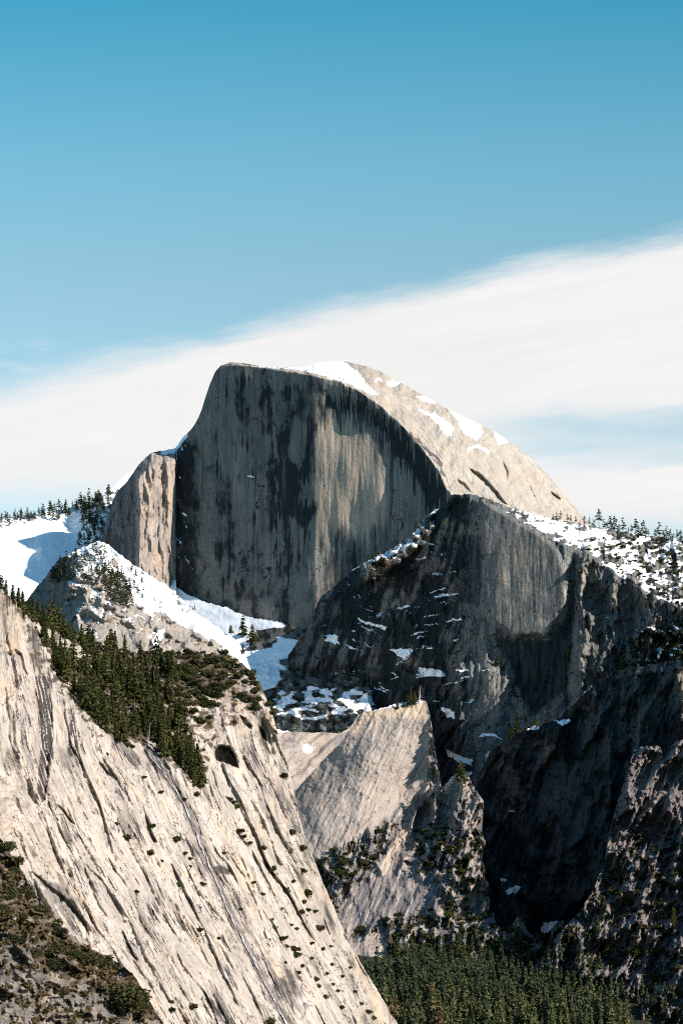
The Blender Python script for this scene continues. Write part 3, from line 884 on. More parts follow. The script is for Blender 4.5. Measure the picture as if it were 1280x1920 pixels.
# ---------- G: the dark wall at right
def mass_darkwall():
    sky = lin([(790, 1600), (815, 1540), (850, 1500), (890, 1470), (905, 1440), (925, 1408), (950, 1385), (985, 1368), (1005, 1362), (1035, 1352), (1060, 1345), (1075, 1322), (1095, 1300), (1125, 1280), (1160, 1258), (1210, 1248), (1280, 1236), (1480, 1190), (1700, 1150)])
    s = Mass('darkwall', 790, 1640, sky, 1960, 1.7, (3, 12), (420, 60), 31)
    x, y = s.PX, s.PY
    base = np.interp(x, [790, 880, 1000, 1040, 1250, 1272, 1300, 1640], [5440, 5290, 5130, 5050, 4740, 4690, 4690, 4560]) + 0.28 * (1500 - y)
    d = -26 * ridged((x + 0.25 * y) / 60, y / 130, 3, 7, 0.6) + 14 * fbm(x / 70, y / 90, 5, 4) + 7 * slabs(x + 0.2 * y, y, 44, 0.2, 7) + 2 * fbm(x / 8, y / 30, 8, 4)
    sm = pin(x, y, [(1015, 1430), (1050, 1410), (1110, 1430), (1115, 1500), (1085, 1560), (1040, 1540), (1015, 1510)], 10)
    d = d * (1 - 0.6 * sm)
    d -= 24 * pin(x + 4 * fbm(x / 9, y / 9, 2, 3), y, [(1022, 1400), (1035, 1392), (1045, 1400), (1030, 1420), (1018, 1448), (1016, 1430)], 4)
    d -= 40 * pin(x + 4 * fbm(x / 9, y / 9, 2, 3), y, [(1262, 1250), (1285, 1245), (1300, 1400), (1280, 1380), (1270, 1300)], 6)
    s.Y = base + d + np.clip(14 - s.DT, 0, 14) * 5
    wx = x + 5 * fbm(x / 12, y / 10, 72, 4)
    wy = y + 3 * fbm(x / 9, y / 9, 73, 4)
    sn = 0 * x
    for pl in ([(1068, 1290), (1080, 1300), (1095, 1290), (1100, 1275), (1122, 1266), (1118, 1276), (1098, 1298), (1080, 1312)], [(985, 1368), (995, 1356), (1012, 1358), (1014, 1366), (998, 1370)], [(1035, 1352), (1068, 1348), (1072, 1352), (1055, 1364)],
               [(950, 1520), (965, 1518), (972, 1523), (960, 1526)], [(932, 1645), (945, 1648), (955, 1655), (945, 1655)], [(945, 1672), (960, 1662), (975, 1662), (970, 1672), (950, 1680)], [(1015, 1732), (1035, 1728), (1057, 1726), (1050, 1742), (1030, 1750), (1016, 1748)]):
        sn = np.maximum(sn, 0.85 * pin(wx, wy, pl, 2.5))
    s.snow = sn
    s.stain = np.clip(np.maximum(0.42 - 0.35 * sm + 0.9 * fbm((x + 0.3 * y) / 24, y / 120, 6, 5, 0.6), 1.2 * np.maximum(seams(x + 0.3 * y, y, 14, 80, 0.07, 86), seams(y - 0.2 * x, x, 18, 60, 0.05, 89))), 0, 1.2)
    s.soil = np.clip(0.2 + 0.7 * fbm(x / 40, y / 40, 7, 4) + 0.5 * sstep(s.DT, 30, 5), 0, 1)
    s.warm = 0.5 * pin(x, y, [(1262, 1250), (1285, 1245), (1300, 1400), (1280, 1380), (1270, 1300)], 8) + 0.5 * pin(x, y, [(1018, 1400), (1035, 1390), (1048, 1400), (1016, 1450)], 6)  # sunlight on the tan right-edge rock is put into the colour
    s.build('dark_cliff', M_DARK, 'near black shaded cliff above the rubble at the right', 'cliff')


# ---------- H: pale buttress and the brushy apron below it
def mass_buttress():
    sky = lin([(360, 1700), (500, 1560), (540, 1492), (556, 1480), (600, 1432), (640, 1392), (658, 1362), (668, 1345), (680, 1336), (720, 1326), (760, 1317), (790, 1312), (800, 1319), (805, 1338), (811, 1372), (818, 1420), (826, 1468), (832, 1486), (842, 1477), (858, 1462), (880, 1458), (890, 1462), (895, 1476),
               (898, 1505), (901, 1560), (904, 1600), (907, 1640), (912, 1662), (917, 1700), (928, 1735), (953, 1744), (968, 1722), (978, 1722), (990, 1748), (1010, 1765), (1050, 1790), (1100, 1810), (1180, 1820), (1300, 1830)])
    xs = [p for p in sky(np.arange(360, 1301.0))]
    # beyond x=911 the flank turns back into the gully: keep the skyline a function of x
    xa = np.arange(360, 1301.0)
    ya = np.array(xs)
    s = Mass('buttress', 360, 1300, lin(list(zip(xa, ya))), 2010, 1.5, (2.6, 9), (320, 330), 37, (902, 42, 13, 34))
    x, y = s.PX, s.PY
    Yb = tps([(540, 1492, 5080), (600, 1432, 5080), (680, 1336, 5070), (790, 1312, 5070), (700, 1430, 4985), (780, 1420, 5010), (600, 1540, 4930), (700, 1540, 4910), (780, 1520, 4970), (600, 1620, 4840), (700, 1620, 4810),
              (760, 1600, 4840), (800, 1560, 4900), (830, 1500, 4930), (880, 1465, 4900), (905, 1480, 4890), (860, 1560, 4780), (905, 1560, 4780), (840, 1640, 4680), (700, 1700, 4640), (620, 1740, 4560), (850, 1720, 4560), (890, 1690, 4600),
              (700, 1800, 4400), (850, 1800, 4380), (970, 1725, 4500), (980, 1800, 4360), (1100, 1820, 4260), (700, 2000, 4020), (900, 2000, 4020), (1200, 2000, 4000), (1290, 1840, 4200), (560, 1800, 4380), (500, 2000, 4000)])(x, y)
    but = pin(x, y, [(530, 1470), (680, 1320), (810, 1300), (800, 1480), (760, 1520), (690, 1560), (600, 1610), (540, 1640)], 14)
    d = but * (4 * slabs(x * 0.95 + 0.45 * y, (y - 0.5 * x) * 0.5, 40, 0.12, 4, 0.4) + 1.3 * slabs(x * 0.95 + 0.5 * y, (y - 0.5 * x) * 0.6, 13, 0.2, 5, 0.5) + 7 * fbm(x / 70, y / 70, 6, 4) - 2.2 * ridged((x * 0.9 + 0.45 * y) / 16, (y - 0.5 * x) / 60, 7, 5))
    d += (1 - but) * (-30 * ridged((x + 0.2 * y) / 40, y / 70, 8, 7, 0.64) + 14 * fbm(x / 60, y / 60, 9, 4) + 7 * slabs(x + 0.2 * y, y, 18, 0.25, 10) + 12)
    scree = pin(x, y, [(640, 1790), (670, 1762), (700, 1752), (720, 1765), (735, 1810), (700, 1812), (650, 1815)], 10)
    chute = pin(x, y, [(745, 1560), (770, 1530), (775, 1590), (755, 1640), (720, 1640), (700, 1620)], 12)
    slb = pin(x, y, [(640, 1700), (672, 1650), (720, 1632), (800, 1640), (810, 1690), (770, 1712), (712, 1718), (690, 1740), (640, 1752)], 14)
    d *= 1 - 0.7 * np.maximum(scree, slb) - 0.5 * chute * (1 - slb)
    d += 3 * slb * slabs(x + 0.4 * y, y, 24, 0.2, 15, 0.3)
    stripe = slb * sstep(fbm((x + 0.42 * y) / 6, y / 110, 99, 4), 0.12, 0.5)
    s.Y = Yb + d + 1.2 * fbm(x / 6, y / 6, 11, 3)
    nz = s.normals()[..., 2]
    wx = x + 4 * fbm(x / 12, y / 10, 72, 4)
    s.snow = 0.8 * pin(wx, y, [(690, 1326), (740, 1318), (790, 1311), (796, 1318), (740, 1326), (700, 1334)], 3)
    s.warm = np.clip(0.25 * but + 0.5 * pin(x, y, [(655, 1372), (690, 1330), (800, 1312), (806, 1350), (700, 1345), (670, 1380)], 8) + 0.35 * scree + 0.4 * chute + 0.5 * stripe, 0, 1)
    s.stain = np.clip(0.22 * but + (1 - but) * (0.55 + 0.6 * fbm((x + 0.2 * y) / 18, y / 60, 12, 4)) + 0.9 * seams(x + 0.3 * y, y, 11, 50, 0.06, 91) - 0.3 * chute - 0.6 * scree + 0.25 * slb - 1.2 * stripe, 0, 1.2)  # apron dimmed in the colour, as under grazing light
    so_ = (1 - but) * (0.42 + 0.8 * fbm(x / 22, y / 16, 13, 5)) * sstep(y, 1520, 1600)
    so_ += 0.7 * sstep(y, 1790, 1830) + 0.3 * (1 - but) * sstep(y, 1740, 1790)
    bare = pin(x, y, [(630, 1680), (690, 1640), (760, 1640), (860, 1650), (880, 1700), (760, 1720), (700, 1740), (640, 1760)], 18)
    s.soil = np.clip(so_ * (1 - 0.65 * bare) * (1 - scree) * (1 - slb) * (1 - chute), 0, 1)
    s.C = x * 0.95 + 0.45 * y
    s.A = y - 0.45 * x
    s.build('rock_buttress', M_BUTT, 'pale sunlit rock buttress above a brushy apron and the valley wood', 'rock buttress')


# ---------- M: broken slope at lower right
def mass_rubble():
    sky = lin([(980, 1850), (1000, 1815), (1030, 1770), (1060, 1738), (1085, 1712), (1108, 1675), (1120, 1650), (1135, 1615), (1142, 1560), (1150, 1530), (1160, 1490), (1172, 1462), (1182, 1430), (1190, 1404), (1215, 1398), (1238, 1402), (1245, 1430), (1258, 1400), (1268, 1390), (1290, 1388), (1400, 1340), (1640, 1290)])
    s = Mass('rubble', 980, 1640, sky, 2010, 1.5, (4, 12), (300, 330), 41)
    x, y = s.PX, s.PY
    Yb = np.interp(x, [980, 1080, 1150, 1280, 1640], [4400, 4330, 4302, 4215, 3940]) - 1.15 * (y - 1650) + 10 * fbm(x / 80, y / 80, 3, 3)
    d = -46 * ridged((x + 0.45 * y) / 56, (y - 0.45 * x) / 120, 4, 7, 0.62) + 22 * fbm(x / 70, y / 70, 6, 4) + 12 * slabs(x + 0.5 * y, y, 22, 0.2, 7) - 12 * ridged((x + 0.4 * y) / 15, y / 22, 9, 4)
    s.Y = Yb + d + 40
    rag = fbm(x / 24, y / 18, 12, 5)
    up = sstep(y, 1640, 1520)
    s.soil = np.clip(0.18 + 0.8 * rag - 0.35 * up, 0, 1)
    s.stain = np.clip(0.12 + 0.9 * seams(x + 0.45 * y, y, 12, 55, 0.06, 94) + 0.4 * fbm((x + 0.45 * y) / 22, y / 70, 14, 4) + 0.25 * pin(x, y, [(1050, 1750), (1120, 1690), (1150, 1740), (1120, 1860), (1050, 1840)], 20), 0, 1)
    s.warm = np.clip(0.15 + 0.4 * rag, 0, 1)
    s.snow = 0.8 * pin(x, y, [(1172, 1628), (1186, 1620), (1190, 1624), (1178, 1632)], 2)
    s.C = x + 0.3 * y
    s.A = y - 0.2 * x
    s.build('rubble_slope', M_RUBBLE, 'rough purple grey rocky slope with dark brush at the lower right', 'rock slope')


# ---------- J: valley floor under the wood
def mass_valley():
    s = Mass('valley', 160, 1640, lin([(160, 1790), (650, 1795), (760, 1800), (900, 1812), (1050, 1838), (1150, 1862), (1640, 1880)]), 2060, 3.0, (2, 30), (300, 10), 43)
    x, y = s.PX, s.PY
    s.Y = 4230 - 2.6 * (y - 1800) + 10 * fbm(x / 50, y / 40, 3, 4)
    s.soil = 0.95 + 0 * x
    s.build('valley_floor', M_RUBBLE, 'forest floor of the valley under the conifers', 'ground')


# ---------- K: sunlit left cliff with wooded top
WOOD = [(40, 1125), (75, 1150), (120, 1170), (165, 1195), (210, 1212), (300, 1222), (400, 1222), (440, 1235), (440, 1262), (400, 1290), (350, 1330), (345, 1380), (385, 1440), (375, 1480), (350, 1440), (310, 1420), (290, 1390), (245, 1395), (190, 1365), (160, 1310), (110, 1255), (70, 1190)]


def mass_leftcliff():
    sky = lin([(-500, 960), (-300, 1020), (-150, 1060), (-40, 1092), (0, 1100), (12, 1112), (30, 1132), (50, 1152), (75, 1160), (100, 1168), (130, 1180), (160, 1200), (190, 1214), (230, 1222), (300, 1226), (360, 1226), (430, 1226), (448, 1240), (462, 1252), (480, 1268), (492, 1292), (505, 1325), (515, 1355),
               (526, 1395), (538, 1432), (548, 1470), (556, 1510), (565, 1545), (575, 1580), (590, 1615), (604, 1650), (620, 1690), (636, 1725), (652, 1765), (670, 1795), (690, 1828), (712, 1865), (735, 1905), (760, 1945), (800, 2010), (860, 2090)])
    s = Mass('leftcliff', -460, 860, sky, lambda q: np.maximum(2100.0, sky(q) + 30), 1.35, (2.2, 9), (520, 600), 53)
    x, y = s.PX, s.PY
    lip = lin([(-460, 1050), (-100, 1090), (0, 1112), (30, 1150), (45, 1200), (60, 1250), (90, 1280), (130, 1330), (175, 1385), (215, 1398), (260, 1400), (300, 1425), (350, 1470), (380, 1490), (392, 1440), (400, 1400), (430, 1370), (470, 1350), (500, 1350), (540, 1440), (860, 2090)])
    Yb = tps([(-460, 1100, 1790), (-460, 1600, 1600), (-460, 2090, 1420), (0, 1110, 2060), (0, 1300, 1985), (0, 1600, 1850), (0, 2090, 1610), (120, 1330, 2085), (200, 1400, 2130), (300, 1430, 2190), (375, 1480, 2215), (200, 1600, 2020), (200, 2090, 1760),
              (380, 1600, 2150), (380, 1800, 2030), (420, 2090, 1890), (430, 1390, 2330), (490, 1330, 2400), (520, 1420, 2400), (540, 1600, 2330), (600, 1800, 2280), (560, 1500, 2385), (620, 1690, 2420), (690, 1828, 2410), (760, 1945, 2400), (700, 2090, 2150), (860, 2090, 2420),
              (60, 1160, 2250), (120, 1210, 2320), (200, 1300, 2270), (300, 1300, 2340), (200, 1225, 2440), (340, 1228, 2520), (430, 1232, 2540), (450, 1300, 2420), (280, 1380, 2250)])(x, y)
    # direction of the sheets: nearly upright at upper left, slanting down to the right lower and further right
    g = lin([(900, 0), (1200, 6), (1400, 46), (1600, 136), (1800, 240), (2100, 400)])
    tw = sstep(x, -320, 300)
    psi = x - g(y) * (0.25 + 0.75 * tw) + 7 * fbm(x / 160, y / 260, 3, 2)
    alo = y + 0.3 * x
    wood = pin(x, y, WOOD, 10)
    bench = sstep(y, lip(x) + 6, lip(x) - 14) * (x > 10)
    rk = 1 - 0.75 * bench
    face_noise = 7 * fbm(x / 90, y / 90, 4, 5, 0.52)
    d = 5.5 * slabs(psi, alo, 96, 0.06, 5, 0.22) + 6.0 * slabs(psi, alo, 52, 0.12, 6, 0.22) + 4.6 * slabs(psi + 7, alo * 0.8, 26, 0.17, 7, 0.22) + 1.3 * slabs(psi, alo * 0.7, 11, 0.16, 8, 0.5)
    d += 8.0 * slabs(psi + 30, alo, 175, 0.20, 37, 0.5)
    d += -2.6 * ridged(psi / 34, alo / 150, 9, 5) - 1.6 * ridged(x / 20, y / 26, 10, 5)
    # blocks and steps that cross the sheets
    d += 1.9 * slabs(alo + 0.8 * psi, psi, 70, 0.10, 11, 1.0) * sstep(fbm(x / 70, y / 90, 12, 3), -0.1, 0.3)
    right = sstep(x - (y - 1300) * 0.42, 375, 450)
    d += right * 3.0 * slabs(x - 0.30 * (y - 1300), y, 34, 0.16, 14)
    d = rk * d + face_noise * (0.5 + 0.5 * rk) + bench * (-7 * ridged(x / 40, y / 30, 15, 5) + 7)
    # overhangs, open cracks and the cave
    cav = pin(x + 1.0 * fbm(x / 7, y / 7, 29, 3), y + 1.0 * fbm(x / 7, y / 7, 30, 3), [(401, 1420), (404, 1404), (414, 1397), (428, 1400), (438, 1411), (444, 1428), (446, 1440), (432, 1435), (416, 1430), (405, 1428)], 2.2)
    d += 44 * cav
    for pl, dep in (([(14, 1226), (28, 1218), (40, 1226), (50, 1264), (40, 1250), (30, 1232), (14, 1230)], 14), ([(184, 1430), (192, 1434), (206, 1452), (212, 1460), (198, 1450), (186, 1440)], 12), ([(104, 1508), (112, 1514), (128, 1532), (140, 1545), (124, 1534), (108, 1516)], 9),
                    ([(272, 1530), (284, 1556), (292, 1578), (286, 1580), (276, 1556)], 12), ([(448, 1342), (462, 1350), (472, 1362), (466, 1366), (452, 1356)], 12), ([(484, 1362), (494, 1372), (500, 1390), (492, 1382), (486, 1372)], 10),
                    ([(494, 1450), (502, 1462), (498, 1470), (492, 1460)], 9), ([(60, 1635), (90, 1660), (130, 1690), (160, 1730), (168, 1757), (152, 1740), (120, 1702), (84, 1668)], 9), ([(230, 1745), (250, 1790), (256, 1800), (244, 1790), (232, 1762)], 10),
                    ([(320, 1620), (342, 1660), (372, 1720), (400, 1780), (420, 1830), (450, 1890), (440, 1885), (410, 1830), (385, 1780), (350, 1690), (328, 1650)], 9), ([(470, 1590), (490, 1630), (510, 1670), (540, 1730), (530, 1725), (500, 1675), (480, 1630)], 9),
                    ([(420, 1590), (450, 1630), (480, 1690), (500, 1760), (492, 1750), (470, 1690), (444, 1640)], 7), ([(150, 1610), (190, 1650), (240, 1720), (270, 1790), (320, 1880), (312, 1880), (262, 1796), (228, 1724), (184, 1656)], 6),
                    ([(78, 1260), (90, 1280), (97, 1330), (100, 1380), (92, 1430), (84, 1500), (76, 1500), (82, 1430), (86, 1350), (80, 1300)], 7)):
        d += 1.1 * dep * pin(x + 2.2 * fbm(x / 34, y / 34, 16, 2), y + 2.2 * fbm(x / 34, y / 34, 17, 2), pl, 2.6)
    prow = pin(x, y, [(-20, 1095), (12, 1118), (34, 1150), (42, 1200), (55, 1250), (66, 1262), (46, 1262), (36, 1228), (10, 1224), (-20, 1230)], 5)
    d -= 7 * prow
    s.Y = Yb + d + 0.35 * fbm(x / 4, y / 4, 18, 2)
    nz = s.normals()[..., 2]
    st = 0.06 + 0.26 * fbm(psi / 40, alo / 160, 20, 4)
    wx = x + 5 * fbm(x / 9, y / 40, 21, 4)
    fine = fbm(psi / 3.2, alo / 55, 27, 4, 0.6)
    gate = sstep(fbm(psi / 45, alo / 110, 28, 4), 0.0, 0.5)
    st += 0.7 * sstep(fine, 0.10, 0.55) * gate
    seam = np.abs(fbm(psi / 10 + 0.3 * fbm(x / 14, y / 14, 31, 3), alo / 120, 32, 3, 0.5))
    st = np.maximum(st, 1.1 * sstep(seam, 0.05, 0.012) * sstep(fbm(psi / 30, alo / 60, 33, 3), -0.1, 0.25))
    seam2 = np.abs(fbm((alo + 0.5 * psi) / 16, psi / 40, 34, 3, 0.55))
    st = np.maximum(st, 0.5 * sstep(seam2, 0.035, 0.008) * sstep(fbm(psi / 26, alo / 40, 35, 3), 0.12, 0.4))
    st += 0.42 * sstep(fbm(psi / 30, alo / 150, 36, 5, 0.6), 0.0, 0.7)
    st = np.maximum(st, 1.4 * sstep(fine, -0.5, 0.1) * pin(wx, y, [(70, 1250), (92, 1285), (96, 1340), (102, 1390), (96, 1430), (86, 1500), (68, 1505), (76, 1400), (70, 1330)], 5))
    st = np.maximum(st, 1.3 * sstep(fine, -0.4, 0.2) * pin(wx, y, [(128, 1310), (142, 1340), (148, 1400), (140, 1420), (124, 1420), (132, 1370)], 7))
    st = np.maximum(st, 0.55 * pin(wx, y, [(100, 1400), (150, 1400), (150, 1440), (110, 1450)], 12))
    st = np.maximum(st, 0.6 * pin(wx, y, [(70, 1640), (130, 1665), (150, 1700), (110, 1690), (76, 1660)], 7))
    wf = [(276, 1408), (290, 1430), (320, 1465), (345, 1505), (365, 1555), (385, 1605), (402, 1645), (425, 1700), (450, 1752), (490, 1830), (540, 1925)]
    dw = seg_dist(x + 4 * fbm(x / 15, y / 15, 22, 3), y, wf, False)
    st = np.maximum(st, 0.62 * sstep(dw, 14, 5))
    st = np.maximum(st, 0.8 * pin(wx, y, [(395, 1625), (415, 1622), (432, 1632), (428, 1642), (402, 1640)], 4))
    st = np.maximum(st, right * (0.40 + 0.45 * fbm((x - 0.25 * y) / 14, y / 70, 23, 4)))
    st = np.maximum(st, 0.8 * right * seams(x - 0.28 * y, y, 9, 60, 0.07, 98))
    st -= 0.30 * pin(x, y, [(430, 1480), (470, 1520), (600, 1800), (560, 1800), (470, 1620)], 14)
    s.stain = np.clip(st * (1 - cav), 0, 1.4)
    s.warm = np.clip(0.20 * fbm(psi / 60, alo / 200, 24, 4) + 0.1 + 0.45 * right * (0.5 + fbm(x / 20, y / 60, 25, 3)) + 0.45 * prow, 0, 1)
    sl_ = 0.75 * bench * (0.55 + 0.6 * fbm(x / 16, y / 12, 26, 4)) + 0.35 * wood
    bare = pin(x, y, [(60, 1170), (100, 1180), (150, 1215), (210, 1260), (200, 1262), (140, 1232), (80, 1196)], 7)
    s.soil = np.clip(sl_ * (1 - 0.8 * bare), 0, 1) 
    s.C = psi
    s.A = alo
    s.build('sunlit_cliff', M_LEFT, 'bright cream cliff of slanting cracked sheets with a wooded top, at the left', 'cliff')
    s.psi = psi
    return wf


# ---------- L: near brushy knoll at the bottom left corner
def mass_knoll():
    sky = lin([(-800, 1380), (-420, 1430), (-200, 1490), (-60, 1545), (0, 1572), (14, 1590), (30, 1618), (45, 1640), (60, 1668), (82, 1698), (100, 1720), (125, 1748), (160, 1775), (190, 1790), (225, 1808), (250, 1828), (275, 1868), (290, 1900), (310, 1935), (350, 2000), (420, 2090)])
    s = Mass('knoll', -800, 420, sky, lambda q: np.maximum(2100.0, sky(q) + 20), 1.5, (3, 10), (160, 160), 61)
    x, y = s.PX, s.PY
    s.Y = 1180 + 0.40 * (x - 100) - 0.42 * (y - 1700) - 10 * ridged(x / 60, y / 50, 3, 6, 0.55) + 7 * fbm(x / 60, y / 60, 4, 5) + 2.2 * slabs(y - 0.3 * x, x, 34, 0.2, 5) - 2 * ridged(x / 16, y / 16, 6, 4)
    rag = fbm(x / 30, y / 22, 7, 5)
    rocky = pin(x, y, [(-400, 1800), (0, 1760), (50, 1770), (90, 1820), (160, 1850), (220, 1880), (290, 1950), (-400, 2050)], 20)
    s.soil = np.clip(0.66 + 0.7 * rag - 0.5 * rocky, 0, 1)
    s.stain = np.clip(0.48 + 0.3 * fbm(x / 20, y / 20, 8, 4), 0, 1)
    s.warm = np.clip(0.22 + 0.4 * fbm(x / 30, y / 30, 9, 4), 0, 1)
    s.C = x + 0.2 * y
    s.A = y
    s.build('brushy_knoll', M_KNOLL, 'near brown brushy rock knoll filling the bottom left corner', 'rock knoll')


M_SNOWROCK = rock_mat('saddle_snow_and_rock', (0.10, 0.09, 0.08), (0.30, 0.27, 0.23), 0.3, 3.0, 0.6)
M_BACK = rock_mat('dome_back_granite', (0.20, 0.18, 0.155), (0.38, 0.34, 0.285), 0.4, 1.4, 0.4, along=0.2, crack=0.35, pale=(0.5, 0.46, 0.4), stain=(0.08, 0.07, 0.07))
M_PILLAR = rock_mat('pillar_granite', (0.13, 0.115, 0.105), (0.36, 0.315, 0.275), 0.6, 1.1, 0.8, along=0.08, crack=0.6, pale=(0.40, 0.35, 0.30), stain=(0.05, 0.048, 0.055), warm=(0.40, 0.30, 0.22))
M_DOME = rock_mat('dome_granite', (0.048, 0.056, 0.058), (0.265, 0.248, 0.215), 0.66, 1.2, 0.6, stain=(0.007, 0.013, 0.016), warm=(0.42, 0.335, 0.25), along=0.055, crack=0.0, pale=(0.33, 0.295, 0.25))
M_SHADE = rock_mat('shaded_shoulder_granite', (0.008, 0.018, 0.022), (0.225, 0.222, 0.20), 0.6, 1.2, 1.1, stain=(0.004, 0.011, 0.014), along=0.12, crack=0.5, pale=(0.25, 0.225, 0.19), warm=(0.44, 0.36, 0.28), soil=(0.016, 0.018, 0.012), snow_rough=0.2)  # shade put into the base colours; pale streaks stand in for lit relief
M_SPUR = rock_mat('spur_granite', (0.12, 0.11, 0.10), (0.38, 0.34, 0.29), 0.4, 1.1, 1.1, warm=(0.36, 0.28, 0.2), soil=(0.06, 0.05, 0.035))
M_BUTT = rock_mat('buttress_granite', (0.15, 0.135, 0.12), (0.42, 0.355, 0.30), 0.6, 0.9, 1.1, warm=(0.46, 0.35, 0.25), soil=(0.045, 0.042, 0.026), stain=(0.11, 0.105, 0.11))
M_DARK = rock_mat('shaded_cliff_granite', (0.004, 0.012, 0.015), (0.085, 0.100, 0.100), 0.5, 1.2, 1.1, stain=(0.003, 0.009, 0.012), soil=(0.002, 0.005, 0.005), pale=(0.13, 0.13, 0.12))  # the cliff's shade is put into these near-black base colours
M_RUBBLE = rock_mat('rubble_granite', (0.055, 0.05, 0.05), (0.23, 0.20, 0.19), 0.4, 0.8, 1.3, stain=(0.05, 0.05, 0.055), soil=(0.03, 0.03, 0.018), warm=(0.34, 0.26, 0.18))
M_LEFT = rock_mat('sunlit_granite', (0.135, 0.115, 0.098), (0.54, 0.47, 0.40), 0.55, 0.42, 1.0, stain=(0.024, 0.021, 0.021), warm=(0.46, 0.35, 0.24), along=0.09, crack=0.85, pale=(0.60, 0.535, 0.47), soil=(0.07, 0.052, 0.032))
M_KNOLL = rock_mat('knoll_rock', (0.08, 0.07, 0.06), (0.30, 0.26, 0.21), 0.25, 0.5, 1.0, soil=(0.07, 0.05, 0.03), stain=(0.07, 0.065, 0.06))

mass_saddle()
mass_dome()
mass_gully()
mass_shoulder()
mass_spur()
mass_slab()
mass_darkwall()
mass_buttress()
mass_rubble()
mass_valley()
WF = mass_leftcliff()
mass_knoll()

# the land below everything, out to the horizon
gr = link_mesh('ground', np.array([(-60000, -20000, -620), (60000, -20000, -620), (60000, 90000, -620), (-60000, 90000, -620)], float), np.array([[0, 1, 2, 3]]),
               plain_mat('forest_ground', (0.03, 0.035, 0.02), (0.07, 0.06, 0.04), 0.002))
tag(gr, 'valley ground far below, reaching to the horizon', 'ground', None, 'structure')

# ------------------------------------------------------------------ plants
def quads(C, S, rng, flat=0.5, stretch=1.5):
    """leaf or needle sprays: one small quad round each centre"""
    n = len(C)
    a = rng.normal(size=(n, 3))
    a[:, 2] *= flat
    a /= np.linalg.norm(a, axis=1, keepdims=True) + 1e-9
    b = rng.normal(size=(n, 3))
    b -= (b * a).sum(1, keepdims=True) * a
    b /= np.linalg.norm(b, axis=1, keepdims=True) + 1e-9
    S = np.asarray(S)[:, None] * rng.uniform(0.6, 1.3, (n, 1))
    u, v = a * S * stretch * 0.5, b * S * 0.5
    V = np.stack([C - u - v * 0.5, C + u * 0.2 - v, C + u + v * 0.3, C - u * 0.2 + v], 1).reshape(-1, 3)
    return V, np.arange(4 * n).reshape(-1, 4)


def trunk_geo(h, r, rng, limbs=0, base=0.35, lean=0.02, sides=6):
    """tapered trunk with a few limbs, as quads"""
    Vs, Fs, off = [], [], 0

    def tube(p0, p1, r0, r1, seg=4):
        nonlocal off
        p0, p1 = np.array(p0, float), np.array(p1, float)
        d = p1 - p0
        d /= np.linalg.norm(d)
        a = np.cross(d, [0.3, 1, 0.2])
        a /= np.linalg.norm(a)
        b = np.cross(d, a)
        an = np.linspace(0, 2 * np.pi, sides, endpoint=False)
        for i in range(seg + 1):
            t = i / seg
            c = p0 + (p1 - p0) * t + (rng.normal(size=3) * lean * h * 0.2 if 0 < i < seg else 0)
            rr = r0 + (r1 - r0) * t
            Vs.append(c + rr * (np.cos(an)[:, None] * a + np.sin(an)[:, None] * b))
        for i in range(seg):
            for k in range(sides):
                Fs.append([off + i * sides + k, off + i * sides + (k + 1) % sides, off + (i + 1) * sides + (k + 1) % sides, off + (i + 1) * sides + k])
        off += sides * (seg + 1)
    tube((0, 0, -0.03 * h), (lean * h * rng.normal(), lean * h * rng.normal(), h), r, r * 0.12, 6)
    for i in range(limbs):
        t = base + (0.95 - base) * (i + 0.5) / limbs
        az = rng.uniform(0, 6.28)
        L = h * 0.16 * (1.15 - t) * rng.uniform(0.6, 1.4)
        tube((0, 0, t * h), (L * math.cos(az), L * math.sin(az), t * h + L * rng.uniform(-0.25, 0.3)), r * 0.35 * (1.2 - t), r * 0.08, 2)
    return np.concatenate(Vs), np.array(Fs)


def conifer_geo(rng, h=1.0, r=0.17, base=0.08, nb=120, power=0.85, q=5, clump=0.0, size=0.07):
    """crown of drooping branches thinning to a spire"""
    Cs, Ss = [], []
    for i in range(nb):
        t = base + (1 - base) * rng.uniform(0, 1) ** 1.15
        if clump and math.sin(t * 40 + rng.uniform(-0.4, 0.4)) < clump - 1:
            continue
        L = r * ((1 - t) / (1 - base)) ** power * rng.uniform(0.55, 1.2) + 0.008
        az = i * 2.39996 + rng.uniform(-0.4, 0.4)
        for k in range(q):
            f = (k + 0.7) / q
            z = t - 0.35 * L * f * f + rng.normal() * 0.008
            Cs.append((L * f * math.cos(az) + rng.normal() * 0.008, L * f * math.sin(az) + rng.normal() * 0.008, z))
            Ss.append(size * (0.55 + 0.6 * (1 - t)))
    C = np.array(Cs) * h
    return quads(C, np.array(Ss) * h, rng, 0.45, 1.5)


def bush_geo(rng, n=260, lumps=5, flat=0.75, size=0.16):
    Cs = []
    cen = [(rng.uniform(-0.30, 0.30), rng.uniform(-0.30, 0.30), rng.uniform(0.25, 0.5), rng.uniform(0.22, 0.40)) for _ in range(lumps)]
    for i in range(n):
        cx, cy, cz, rr = cen[rng.integers(lumps)]
        v = rng.normal(size=3)
        v = v / np.linalg.norm(v) * rr * rng.uniform(0.45, 1.05)
        z = cz + v[2] * flat
        if z < 0.0:
            z = abs(z) * 0.4
        Cs.append((cx + v[0], cy + v[1], z))
    return quads(np.array(Cs), np.full(n, size), rng, 0.8, 1.3)


